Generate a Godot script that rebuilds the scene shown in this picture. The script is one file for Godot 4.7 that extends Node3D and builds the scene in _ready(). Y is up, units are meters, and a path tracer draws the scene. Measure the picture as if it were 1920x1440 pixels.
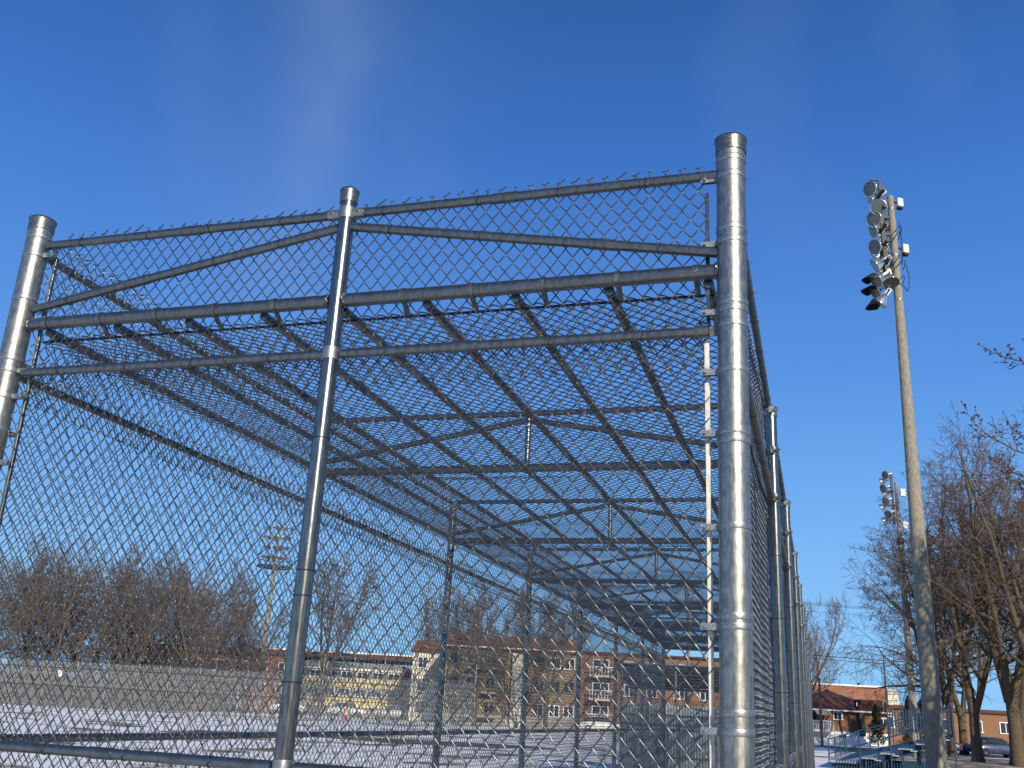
extends Node3D

# ---------------------------------------------------------------- camera numbers (solved from the cage's own lines)
const CAM := Vector3(0.2505, 1.56, 3.5352)
const YAW := 0.30923
const PITCH := 0.32316
const ROLL := 0.05355
const FPX := 1824.53

# the cage: x runs along its end wall, -z along its length
const W := 3.422
const BAY := 3.048
const BAYS := 7
const H_TOP := 3.657
const H_BEAM := 3.229
const H_MID := 2.978
const H_LOW := 1.313

var cam_basis: Basis
var fwd: Vector3
var rgt: Vector3
var names := {}
var M := {}
var rng := RandomNumberGenerator.new()

# ---------------------------------------------------------------- mesh collector
class MB:
	var v := PackedVector3Array()
	var n := PackedVector3Array()
	var idx := PackedInt32Array()

	func tube(P: PackedVector3Array, R: PackedFloat32Array, s: int, caps := false) -> void:
		var m := P.size()
		if m < 2:
			return
		var b := v.size()
		var t := (P[1] - P[0]).normalized()
		var u := t.cross(Vector3(0.31, 0.17, 0.93)).normalized()
		if u.length() < 0.5:
			u = t.cross(Vector3.RIGHT).normalized()
		var w := t.cross(u)
		var cs := PackedFloat32Array()
		var sn := PackedFloat32Array()
		for j in s:
			cs.append(cos(TAU * j / s))
			sn.append(sin(TAU * j / s))
		for i in m:
			if i > 0 and i < m - 1:
				t = (P[i + 1] - P[i - 1]).normalized()
			elif i == m - 1:
				t = (P[i] - P[i - 1]).normalized()
			u = (u - t * u.dot(t)).normalized()
			w = t.cross(u)
			var r := R[i]
			var c := P[i]
			for j in s:
				var q := u * cs[j] + w * sn[j]
				v.append(c + q * r)
				n.append(q)
		for i in m - 1:
			var a := b + i * s
			for j in s:
				var k := (j + 1) % s
				idx.append(a + j); idx.append(a + s + j); idx.append(a + k)
				idx.append(a + k); idx.append(a + s + j); idx.append(a + s + k)
		if caps:
			disc(P[0], -(P[1] - P[0]).normalized(), R[0], s)
			disc(P[m - 1], (P[m - 1] - P[m - 2]).normalized(), R[m - 1], s)

	func disc(c: Vector3, nn: Vector3, r: float, s: int) -> void:
		var u := nn.cross(Vector3(0.31, 0.17, 0.93)).normalized()
		var w := nn.cross(u)
		var b := v.size()
		v.append(c); n.append(nn)
		for j in s:
			var a := TAU * j / s
			v.append(c + (u * cos(a) + w * sin(a)) * r); n.append(nn)
		for j in s:
			idx.append(b); idx.append(b + 1 + (j + 1) % s); idx.append(b + 1 + j)

	func bar(a: Vector3, b: Vector3, r: float, s := 12, caps := true) -> void:
		tube(PackedVector3Array([a, b]), PackedFloat32Array([r, r]), s, caps)

	func cone(a: Vector3, b: Vector3, ra: float, rb: float, s := 12, caps := true) -> void:
		tube(PackedVector3Array([a, b]), PackedFloat32Array([ra, rb]), s, caps)

	func box(c: Vector3, size: Vector3, B := Basis.IDENTITY, ch := 0.0) -> void:
		var h := size * 0.5
		var ax := [B.x, B.y, B.z]
		for k in 3:
			for sg in [-1.0, 1.0]:
				var nn: Vector3 = ax[k] * sg
				var k1 := (k + 1) % 3
				var k2 := (k + 2) % 3
				var A: Vector3 = ax[k1] * (h[k1] - ch)
				var D: Vector3 = ax[k2] * (h[k2] - ch)
				var o: Vector3 = c + nn * h[k]
				quad(o - A - D, o + A - D, o + A + D, o - A + D, nn)
				if ch > 0.0:      # chamfers along the edges towards +-k1 (each edge made once)
					for s2 in [-1.0, 1.0]:
						var n2: Vector3 = ax[k1] * s2
						var o2: Vector3 = c + n2 * h[k1]
						var e1: Vector3 = o + n2 * (h[k1] - ch)
						var e2: Vector3 = o2 + nn * (h[k] - ch)
						quad(e1 - D, e1 + D, e2 + D, e2 - D, (nn + n2).normalized())

	func quad(a: Vector3, b: Vector3, c: Vector3, d: Vector3, nn: Vector3) -> void:
		var k := v.size()
		v.append(a); v.append(b); v.append(c); v.append(d)
		for i in 4:
			n.append(nn)
		if (b - a).cross(c - a).dot(nn) > 0.0:
			idx.append_array([k, k + 2, k + 1, k, k + 3, k + 2])
		else:
			idx.append_array([k, k + 1, k + 2, k, k + 2, k + 3])

	func tri(a: Vector3, b: Vector3, c: Vector3) -> void:
		var nn := (b - a).cross(c - a).normalized()
		var k := v.size()
		v.append(a); v.append(b); v.append(c)
		n.append(nn); n.append(nn); n.append(nn)
		idx.append_array([k, k + 2, k + 1])

	# prof: [radius, height] pairs, turned round the axis
	func lathe(prof: Array, s: int, at: Vector3, B := Basis.IDENTITY) -> void:
		var b := v.size()
		var m := prof.size()
		for i in m:
			var p0: Array = prof[max(i - 1, 0)]
			var p1: Array = prof[min(i + 1, m - 1)]
			var d := Vector2(p1[0] - p0[0], p1[1] - p0[1]).normalized()
			for j in s:
				var a := TAU * j / s
				var q := B.x * cos(a) + B.z * sin(a)
				v.append(at + q * prof[i][0] + B.y * prof[i][1])
				n.append((q * d.y - B.y * d.x).normalized())
		for i in m - 1:
			for j in s:
				var k := (j + 1) % s
				var a2 := b + i * s
				idx.append_array([a2 + j, a2 + k, a2 + s + j, a2 + k, a2 + s + k, a2 + s + j])

	# a flat outline (x,y) pushed along z from z0 to z1
	func prism(poly: PackedVector2Array, z0: float, z1: float) -> void:
		var t := Geometry2D.triangulate_polygon(poly)
		for z in [z0, z1]:
			var nn := Vector3(0, 0, -1 if z == min(z0, z1) else 1)
			var k := v.size()
			for q in poly:
				v.append(Vector3(q.x, q.y, z)); n.append(nn)
			for i in range(0, t.size(), 3):
				var e1 := v[k + t[i + 1]] - v[k + t[i]]
				var e2 := v[k + t[i + 2]] - v[k + t[i]]
				if e1.cross(e2).dot(nn) > 0.0:
					idx.append_array([k + t[i], k + t[i + 2], k + t[i + 1]])
				else:
					idx.append_array([k + t[i], k + t[i + 1], k + t[i + 2]])
		for i in poly.size():
			var a := poly[i]
			var b := poly[(i + 1) % poly.size()]
			var d := (b - a).normalized()
			var nn2 := Vector3(d.y, -d.x, 0)
			var mid := (a + b) * 0.5 + Vector2(nn2.x, nn2.y) * 0.001
			if Geometry2D.is_point_in_polygon(mid, poly):
				nn2 = -nn2
			quad(Vector3(a.x, a.y, z0), Vector3(b.x, b.y, z0), Vector3(b.x, b.y, z1), Vector3(a.x, a.y, z1), nn2)

	func mesh(mat: Material) -> ArrayMesh:
		var arr := []
		arr.resize(Mesh.ARRAY_MAX)
		arr[Mesh.ARRAY_VERTEX] = v
		arr[Mesh.ARRAY_NORMAL] = n
		arr[Mesh.ARRAY_INDEX] = idx
		var am := ArrayMesh.new()
		am.add_surface_from_arrays(Mesh.PRIMITIVE_TRIANGLES, arr)
		am.surface_set_material(0, mat)
		return am

# ---------------------------------------------------------------- node helpers
func numbered(called: String) -> String:
	if not names.has(called):
		names[called] = 0
		return called
	names[called] += 1
	return "%s_%03d" % [called, names[called]]

func tag(o: Node, label: String, category: String, group := "") -> void:
	o.set_meta("label", label)
	o.set_meta("category", category)
	if group != "":
		o.set_meta("group", group)

func thing(called: String, label: String, category: String, at := Vector3.ZERO, turn := 0.0, group := "") -> Node3D:
	var o := Node3D.new()
	o.name = numbered(called)
	add_child(o)
	o.position = at
	o.rotation.y = turn
	tag(o, label, category, group)
	return o

func put(called: String, mesh: Mesh, parent: Node, at := Vector3.ZERO, kind := "") -> MeshInstance3D:
	var o := MeshInstance3D.new()
	o.name = called
	o.mesh = mesh
	parent.add_child(o, true)
	o.position = at
	if kind != "":
		o.set_meta("kind", kind)
	return o

func structure(called: String, mesh: Mesh, at := Vector3.ZERO) -> MeshInstance3D:
	var o := put(called, mesh, self, at, "structure")
	return o

func copy_of(src: Node3D, label: String, at: Vector3, turn: float, sc := Vector3.ONE) -> Node3D:
	var base := String(src.name)
	if base.length() > 4 and base[-4] == "_" and base.right(3).is_valid_int():
		base = base.left(-4)
	var c: Node3D = src.duplicate()
	c.name = numbered(base)
	add_child(c)
	c.position = at
	c.rotation = Vector3(0, turn, 0)
	c.scale = sc
	c.set_meta("label", label)
	return c

func box_part(called: String, parent: Node, size: Vector3, at: Vector3, mat: Material, ch := 0.0) -> MeshInstance3D:
	var b := MB.new()
	b.box(Vector3.ZERO, size, Basis.IDENTITY, ch)
	return put(called, b.mesh(mat), parent, at)

func bar_part(called: String, parent: Node, a: Vector3, b: Vector3, r: float, mat: Material, s := 16) -> MeshInstance3D:
	var q := MB.new()
	q.bar(Vector3.ZERO, b - a, r, s)
	return put(called, q.mesh(mat), parent, a)

# pixel (1920x1440) -> point at horizontal forward distance D; site() -> point from lateral offset and distance
func pt(u: float, v: float, D: float) -> Vector3:
	var d := cam_basis * Vector3((u - 960.0) / FPX, -(v - 720.0) / FPX, -1.0)
	return CAM + d * (D / d.dot(fwd))

func site(lx: float, D: float, y := 0.0) -> Vector3:
	return Vector3(CAM.x, 0, CAM.z) + rgt * lx + fwd * D + Vector3(0, y, 0)

# ---------------------------------------------------------------- materials
func noise_tex(freq: float, ramp: Array, seed_: int, size := 512, oct := 4, typ := FastNoiseLite.TYPE_SIMPLEX_SMOOTH) -> NoiseTexture2D:
	var f := FastNoiseLite.new()
	f.noise_type = typ
	f.frequency = freq
	f.fractal_octaves = oct
	f.seed = seed_
	var g := Gradient.new()
	var offs := PackedFloat32Array()
	var cols := PackedColorArray()
	for r in ramp:
		offs.append(r[0])
		cols.append(r[1])
	g.offsets = offs
	g.colors = cols
	var t := NoiseTexture2D.new()
	t.width = size
	t.height = size
	t.seamless = true
	t.noise = f
	t.color_ramp = g
	t.generate_mipmaps = true
	return t

func normal_tex(freq: float, strength: float, seed_: int, size := 512, oct := 4) -> NoiseTexture2D:
	var f := FastNoiseLite.new()
	f.frequency = freq
	f.fractal_octaves = oct
	f.seed = seed_
	var t := NoiseTexture2D.new()
	t.width = size
	t.height = size
	t.seamless = true
	t.noise = f
	t.as_normal_map = true
	t.bump_strength = strength
	return t

func mat(c: Color, rough := 0.8, metal := 0.0) -> StandardMaterial3D:
	var m := StandardMaterial3D.new()
	m.albedo_color = c
	m.roughness = rough
	m.metallic = metal
	return m

func noisy(a: Color, b: Color, rough: float, scale: Vector3, seed_: int, metal := 0.0, freq := 0.012, bump := 0.0) -> StandardMaterial3D:
	var m := mat(Color.WHITE, rough, metal)
	m.albedo_texture = noise_tex(freq, [[0.25, a], [0.75, b]], seed_)
	m.uv1_triplanar = true
	m.uv1_world_triplanar = true
	m.uv1_scale = scale
	if bump > 0.0:
		m.normal_enabled = true
		m.normal_texture = normal_tex(freq * 2.0, 6.0, seed_ + 7)
		m.normal_scale = bump
	return m

func rgb(r: int, g: int, b: int) -> Color:
	return Color8(r, g, b)

func make_materials() -> void:
	# galvanised pipe: drawn streaks along the pipe over zinc mottling
	M.galv = noisy(rgb(146, 148, 146), rgb(172, 172, 167), 0.36, Vector3(9, 0.8, 9), 3, 0.9, 0.03, 0.03)
	M.galv.roughness_texture = noise_tex(0.02, [[0.2, Color(0.72, 0.72, 0.72)], [0.8, Color.WHITE]], 8)
	M.galv.roughness = 0.50
	M.galv_old = noisy(rgb(100, 107, 112), rgb(142, 147, 149), 0.32, Vector3(8, 8, 8), 5, 0.9, 0.05, 0.06)
	for gm in [M.galv, M.galv_old]:
		gm.detail_enabled = true
		gm.detail_blend_mode = BaseMaterial3D.BLEND_MODE_MUL
		gm.detail_uv_layer = BaseMaterial3D.DETAIL_UV_2
		gm.detail_albedo = noise_tex(0.02, [[0.28, Color8(214, 212, 208)], [0.5, Color8(242, 242, 240)], [0.8, Color.WHITE]], 91, 512, 5)
		gm.uv2_triplanar = true
		gm.uv2_world_triplanar = true
		gm.uv2_scale = Vector3(3.1, 1.7, 3.1)
	M.galv_new = noisy(rgb(98, 101, 103), rgb(136, 138, 136), 0.26, Vector3(7, 0.9, 7), 4, 0.93, 0.02, 0.03)
	M.cap = noisy(rgb(98, 99, 99), rgb(136, 136, 133), 0.40, Vector3(9, 9, 9), 6, 0.9)
	M.band = noisy(rgb(134, 137, 138), rgb(172, 173, 170), 0.42, Vector3(14, 14, 14), 9, 0.9)
	M.wire = noisy(rgb(82, 86, 89), rgb(130, 132, 131), 0.30, Vector3(3, 3, 3), 11, 0.9)
	M.bolt = mat(rgb(70, 70, 70), 0.5, 0.8)
	M.flat_bar = noisy(rgb(196, 190, 172), rgb(226, 222, 206), 0.6, Vector3(4, 1.2, 4), 12, 0.25, 0.03)
	M.rusty = noisy(rgb(96, 70, 54), rgb(150, 140, 128), 0.7, Vector3(5, 5, 5), 13, 0.5, 0.03)
	M.concrete = noisy(rgb(126, 120, 106), rgb(154, 148, 132), 0.85, Vector3(1.2, 0.35, 1.2), 14, 0.0, 0.02, 0.15)
	M.alu = noisy(rgb(216, 218, 220), rgb(238, 239, 238), 0.22, Vector3(3, 3, 3), 15, 0.9)
	M.lens = mat(rgb(88, 94, 92), 0.14, 0.0)
	M.black = mat(rgb(30, 30, 32), 0.6, 0.2)
	M.steel_dark = noisy(rgb(52, 50, 48), rgb(78, 74, 68), 0.6, Vector3(4, 4, 4), 16, 0.4)
	M.white = noisy(rgb(222, 224, 222), rgb(240, 240, 238), 0.5, Vector3(2, 2, 2), 17)
	M.bark = noisy(rgb(72, 61, 49), rgb(116, 101, 80), 0.95, Vector3(1.6, 0.35, 1.6), 18, 0.0, 0.03, 0.6)
	M.twig = mat(rgb(106, 90, 76), 0.9)
	M.bud = mat(rgb(82, 54, 46), 0.8)
	M.brick_red = noisy(rgb(118, 76, 62), rgb(146, 98, 82), 0.9, Vector3(0.5, 1.6, 0.5), 20, 0.0, 0.04)
	M.brick_orange = noisy(rgb(134, 90, 70), rgb(160, 112, 90), 0.9, Vector3(0.4, 1.6, 0.4), 21, 0.0, 0.04)
	M.brick_brown = noisy(rgb(112, 80, 58), rgb(146, 108, 80), 0.9, Vector3(0.5, 1.6, 0.5), 22, 0.0, 0.04)
	M.brick_tan = noisy(rgb(112, 94, 70), rgb(142, 122, 94), 0.9, Vector3(0.5, 1.6, 0.5), 23, 0.0, 0.04)
	M.stucco = noisy(rgb(196, 188, 168), rgb(220, 212, 192), 0.9, Vector3(0.4, 0.4, 0.4), 24)
	M.stucco_dark = mat(rgb(122, 108, 90), 0.8)
	M.yellow = noisy(rgb(216, 194, 128), rgb(234, 214, 150), 0.85, Vector3(0.4, 0.4, 0.4), 25)
	M.grey_panel = noisy(rgb(120, 118, 112), rgb(150, 147, 140), 0.85, Vector3(0.4, 0.4, 0.4), 26)
	M.shingle = noisy(rgb(74, 46, 40), rgb(104, 68, 58), 0.95, Vector3(1.2, 2.4, 1.2), 27, 0.0, 0.05)
	M.roof_brown = noisy(rgb(82, 56, 44), rgb(112, 78, 60), 0.95, Vector3(1.0, 2.0, 1.0), 28, 0.0, 0.05)
	M.glass = mat(rgb(46, 54, 62), 0.08)
	M.frame_white = mat(rgb(228, 228, 222), 0.6)
	M.awning = noisy(rgb(176, 158, 140), rgb(196, 180, 162), 0.8, Vector3(1, 1, 1), 29)
	M.blue_paint = noisy(rgb(22, 52, 76), rgb(38, 76, 102), 0.5, Vector3(2, 2, 2), 30, 0.0)
	M.plank = noisy(rgb(168, 172, 176), rgb(200, 202, 204), 0.45, Vector3(2, 2, 2), 31, 0.6)
	M.wood_pole = noisy(rgb(112, 92, 74), rgb(142, 120, 98), 0.95, Vector3(2, 0.4, 2), 32, 0.0, 0.03)
	M.corrugated = noisy(rgb(104, 111, 118), rgb(140, 147, 152), 0.5, Vector3(1.5, 0.5, 1.5), 33, 0.6)
	M.cedar = mat(rgb(92, 92, 50), 0.9)
	M.cedar_brown = mat(rgb(92, 80, 48), 0.9)
	M.screen = mat(Color(0.72, 0.74, 0.75, 0.15), 0.9)
	M.screen.transparency = BaseMaterial3D.TRANSPARENCY_ALPHA
	M.cable = mat(rgb(24, 24, 26), 0.7)
	M.tyre = mat(rgb(26, 26, 28), 0.9)
	M.rim = mat(rgb(150, 152, 156), 0.4, 0.8)
	M.taillight = mat(rgb(150, 22, 24), 0.25)
	M.headlight = mat(rgb(210, 214, 216), 0.15)
	M.orange = mat(rgb(222, 96, 52), 0.6)
	M.dirt = noisy(rgb(82, 68, 54), rgb(116, 100, 82), 0.95, Vector3(0.2, 0.2, 0.2), 34, 0.0, 0.03)
	M.asphalt = noisy(rgb(62, 64, 68), rgb(92, 94, 98), 0.9, Vector3(0.06, 0.06, 0.06), 35, 0.0, 0.02)

	var g := mat(Color.WHITE, 0.92)
	g.albedo_texture = noise_tex(0.008, [[0.0, rgb(104, 92, 72)], [0.24, rgb(128, 114, 92)], [0.32, rgb(196, 193, 188)], [0.38, rgb(240, 239, 235)], [1.0, rgb(246, 245, 242)]], 41, 1024, 6)
	g.uv1_triplanar = true
	g.uv1_world_triplanar = true
	g.uv1_scale = Vector3(0.03, 0.03, 0.03)
	g.normal_enabled = true
	g.normal_texture = normal_tex(0.03, 8.0, 42, 1024, 5)
	g.normal_scale = 0.25
	M.snow = g
	var l := mat(Color.WHITE, 0.95)
	l.albedo_texture = noise_tex(0.012, [[0.0, rgb(86, 74, 56)], [0.55, rgb(118, 104, 82)], [0.66, rgb(150, 142, 128)], [0.74, rgb(226, 228, 232)], [1.0, rgb(240, 242, 246)]], 43, 1024, 6)
	l.uv1_triplanar = true
	l.uv1_world_triplanar = true
	l.uv1_scale = Vector3(0.05, 0.05, 0.05)
	M.litter = l

# ---------------------------------------------------------------- camera, sky, sun
func make_view() -> void:
	cam_basis = Basis(Vector3.UP, YAW) * Basis(Vector3.RIGHT, PITCH) * Basis(Vector3.BACK, ROLL)
	fwd = Vector3(-sin(YAW), 0, -cos(YAW))
	rgt = Vector3(cos(YAW), 0, -sin(YAW))
	var cam := Camera3D.new()
	cam.name = "camera"
	add_child(cam)
	cam.transform = Transform3D(cam_basis, CAM)
	cam.fov = rad_to_deg(2.0 * atan(720.0 / FPX))
	cam.near = 0.05
	cam.far = 2000.0
	cam.current = true

	# clear winter sky: colour by height above the horizon, with thin veils of cirrus
	var stops := [[0.0, Color8(146, 203, 250)], [4.0, Color8(142, 201, 251)], [8.0, Color8(130, 188, 248)], [13.0, Color8(110, 171, 240)], [19.0, Color8(90, 149, 228)],
		[26.0, Color8(75, 131, 211)], [32.0, Color8(62, 115, 195)], [40.0, Color8(50, 99, 169)], [60.0, Color8(42, 82, 145)], [90.0, Color8(36, 72, 132)]]
	var f := FastNoiseLite.new()
	f.seed = 77
	f.frequency = 1.0
	f.fractal_octaves = 4
	var hgt := 384
	var img := Image.create_empty(hgt * 2, hgt, false, Image.FORMAT_RGBF)
	for y in hgt:
		var el := 90.0 - (y + 0.5) * 180.0 / hgt
		var c := Color8(196, 200, 204).srgb_to_linear()
		if el >= 0.0:
			for i in stops.size() - 1:
				if el >= stops[i][0] and el <= stops[i + 1][0]:
					var t: float = (el - stops[i][0]) / (stops[i + 1][0] - stops[i][0])
					c = (stops[i][1] as Color).srgb_to_linear().lerp((stops[i + 1][1] as Color).srgb_to_linear(), t)
		for x in hgt * 2:
			var cc := c
			if el > 0.0:
				var az := wrapf((x + 0.5) / (hgt * 2) * TAU, -PI, PI)
				var streak := f.get_noise_2d(az * 3.4 + f.get_noise_2d(el * 0.05, 3.0) * 0.5, el * 0.018)
				var veil := clampf(streak * 1.3 - 0.05, 0.0, 0.5) * 0.05
				var wisp := az + 0.552 - 0.0012 * (el - 35.0) + 0.02 * f.get_noise_2d(el * 0.12, 11.0)
				veil += 0.11 * exp(-wisp * wisp / 0.0022) * (0.7 + 0.5 * f.get_noise_2d(az * 9.0, el * 0.16))
				veil += 0.04 * exp(-wisp * wisp / 0.02)
				veil *= clampf((el - 16.0) / 16.0, 0.0, 1.0)
				cc = c.lerp(Color(0.55, 0.66, 0.82), maxf(veil, 0.0))
			img.set_pixel(x, y, cc)
	var sm := PanoramaSkyMaterial.new()
	sm.panorama = ImageTexture.create_from_image(img)
	var sky := Sky.new()
	sky.sky_material = sm
	var env := Environment.new()
	env.background_mode = Environment.BG_SKY
	env.sky = sky
	env.tonemap_mode = Environment.TONE_MAPPER_LINEAR
	env.tonemap_exposure = 1.0
	env.sdfgi_enabled = true
	env.ssao_enabled = true
	env.ssil_enabled = true
	var we := WorldEnvironment.new()
	we.name = "environment"
	we.environment = env
	add_child(we)

	var sun := DirectionalLight3D.new()
	sun.name = "sun"
	add_child(sun)
	var az := deg_to_rad(146.0)
	var el2 := deg_to_rad(22.0)
	var to_sun := Vector3(sin(az) * cos(el2), sin(el2), -cos(az) * cos(el2))
	sun.look_at_from_position(to_sun * 50.0, Vector3.ZERO, Vector3.UP)
	sun.light_energy = 1.6
	sun.light_color = Color(1.0, 0.955, 0.87)
	sun.light_angular_distance = 0.5
	sun.shadow_enabled = true

# ---------------------------------------------------------------- chain link
const LP := 0.0325     # half a diamond across
const LH := 0.0408     # half a diamond up

# woven wires in the x-y plane, from (0,0) to (w,h)
func link_mesh(w: float, h: float, r: float, sides: int, fine: bool, barbs_top: bool, barbs_bottom: bool, seed_: int, m: Material, wob := 0.006) -> ArrayMesh:
	var b := MB.new()
	var f := FastNoiseLite.new()
	f.seed = seed_
	f.frequency = 0.9
	f.fractal_octaves = 3
	var cols := int(w / LP)
	var rows := int(h / LH)
	var px := w / cols
	var py := h / rows
	var o := r * 0.95
	for i in cols:
		var P := PackedVector3Array()
		for k in rows + 1:
			var left := (i + k) % 2 == 0
			var xe := i * px - o if left else (i + 1) * px + o
			var ye := k * py
			P.append(Vector3(xe, ye, 0))
			if k < rows:
				var xn := (i + 1) * px + o if left else i * px - o
				var z := r * 1.1 if left else -r * 1.1
				if fine:
					P.append(Vector3(lerpf(xe, xn, 0.14), ye + py * 0.12, z))
					P.append(Vector3(lerpf(xe, xn, 0.5), ye + py * 0.49, z))
					P.append(Vector3(lerpf(xe, xn, 0.86), ye + py * 0.88, z))
				else:
					P.append(Vector3(lerpf(xe, xn, 0.5), ye + py * 0.5, z))
		for q in P.size():
			var c := P[q]
			var dx := f.get_noise_2d(c.x * 2.2, c.y * 2.2)
			var dz := f.get_noise_2d(c.x * 0.5 + 40.0, c.y * 0.5)
			var dy := f.get_noise_2d(c.x * 2.2 + 80.0, c.y * 2.2)
			P[q] = c + Vector3(dx * wob, dy * wob, dz * wob * 5.0)
		var R := PackedFloat32Array()
		R.resize(P.size())
		R.fill(r)
		b.tube(P, R, sides)
		# twisted selvage where two wires meet
		for e in 2:
			if (e == 0 and not barbs_bottom) or (e == 1 and not barbs_top):
				continue
			var k2 := 0 if e == 0 else rows
			if (i + k2) % 2 == 0:
				continue
			var s := -1.0 if e == 0 else 1.0
			var c0: Vector3 = P[0] if e == 0 else P[P.size() - 1]
			var q1 := f.get_noise_2d(i * 3.7, 9.0 + e)
			for t in [-1.0, 1.0]:
				var A := PackedVector3Array([c0, c0 + Vector3(t * 0.006, s * 0.008, t * 0.004), c0 + Vector3(-t * 0.004, s * 0.017, -t * 0.004), c0 + Vector3(t * (0.017 + q1 * 0.02) + q1 * 0.012, s * (0.024 + t * (0.004 + q1 * 0.02)), t * 0.006)])
				b.tube(A, PackedFloat32Array([r, r * 1.1, r * 1.15, r]), sides)
	return b.mesh(m)

# thin wire rings that tie a fabric to a pipe
func ties(a: Vector3, e: Vector3, r: float, step: float, m: Material) -> ArrayMesh:
	var b := MB.new()
	var d := (e - a).normalized()
	var u := d.cross(Vector3(0.3, 0.9, 0.2)).normalized()
	var w := d.cross(u)
	var n := int(a.distance_to(e) / step)
	for i in n:
		var c := a + d * (step * (i + 0.5) + rng.randf_range(-0.05, 0.05))
		var P := PackedVector3Array()
		var R := PackedFloat32Array()
		for j in 13:
			var g := TAU * j / 12.0
			P.append(c + (u * cos(g) + w * sin(g)) * (r + 0.0025) + d * (j * 0.0006))
			R.append(0.0017)
		P.append(P[12] + (P[12] - c).normalized() * 0.018)
		R.append(0.0018)
		b.tube(P, R, 4)
	return b.mesh(m)

func post(parent: Node, called: String, foot: Vector3, head: Vector3, r: float, m: Material, capped := true) -> MeshInstance3D:
	var b := MB.new()
	b.bar(Vector3.ZERO, head - foot, r, 28)
	var o := put(called, b.mesh(m), parent, foot)
	if capped:
		var k := MB.new()
		k.lathe([[r + 0.0015, -0.055], [r + 0.005, -0.053], [r + 0.005, -0.004], [r + 0.009, 0.0], [r + 0.008, 0.010], [r * 0.8, 0.022], [r * 0.4, 0.029], [0.0, 0.031]], 28, Vector3.ZERO)
		put("post_cap", k.mesh(M.cap), o, head - foot)
	return o

func band_on(p: MeshInstance3D, y: float, r: float, dir: Vector3, tab: float, hgt := 0.024) -> void:
	var b := MB.new()
	b.lathe([[r - 0.001, -hgt * 0.5], [r + 0.0035, -hgt * 0.5 + 0.001], [r + 0.0035, hgt * 0.5 - 0.001], [r - 0.001, hgt * 0.5]], 28, Vector3.ZERO)
	if tab > 0.0:
		var side := dir.cross(Vector3.UP)
		for s in [-1.0, 1.0]:
			b.box(dir * (r + tab * 0.5) + side * s * 0.008, Vector3(tab, hgt, 0.004), Basis(dir, Vector3.UP, side))
		b.bar(dir * (r + tab * 0.72) - side * 0.02, dir * (r + tab * 0.72) + side * 0.02, 0.006, 8)
	put("brace_band", b.mesh(M.band), p, Vector3(0, y, 0))

func rail(parent: Node, called: String, a: Vector3, b: Vector3, r: float, m: Material, tie_step := 0.0) -> MeshInstance3D:
	var o := bar_part(called, parent, a, b, r, m, 18)
	if absf(a.y - b.y) < 0.5 and tie_step > 0.0 and tie_step < 0.41:
		var d := (b - a).normalized()
		var cp := MB.new()
		cp.bar(Vector3.ZERO, d * 0.11, r + 0.0028, 18)
		put("coupling", cp.mesh(m), o, (b - a) * rng.randf_range(0.32, 0.7))
	if r > 0.025:
		var L2 := a.distance_to(b)
		var dd := (b - a) / L2
		for e in [0.0, L2]:
			var wd := MB.new()
			for q in 22:
				var g := TAU * q / 22.0
				var n1 := Vector3(0, cos(g), sin(g)) * (r + 0.001)
				wd.bar(n1 + dd * rng.randf_range(-0.006, 0.006), n1.rotated(Vector3.RIGHT, 0.3) + dd * rng.randf_range(-0.006, 0.006), rng.randf_range(0.004, 0.007), 5)
			put("weld", wd.mesh(M.galv_old), o, dd * (e + (0.006 if e == 0.0 else -0.006)))
	if tie_step > 0.0:
		put("tie_wire", ties(Vector3.ZERO, b - a, r, tie_step, M.wire), o, Vector3.ZERO, "stuff")
	return o

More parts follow.
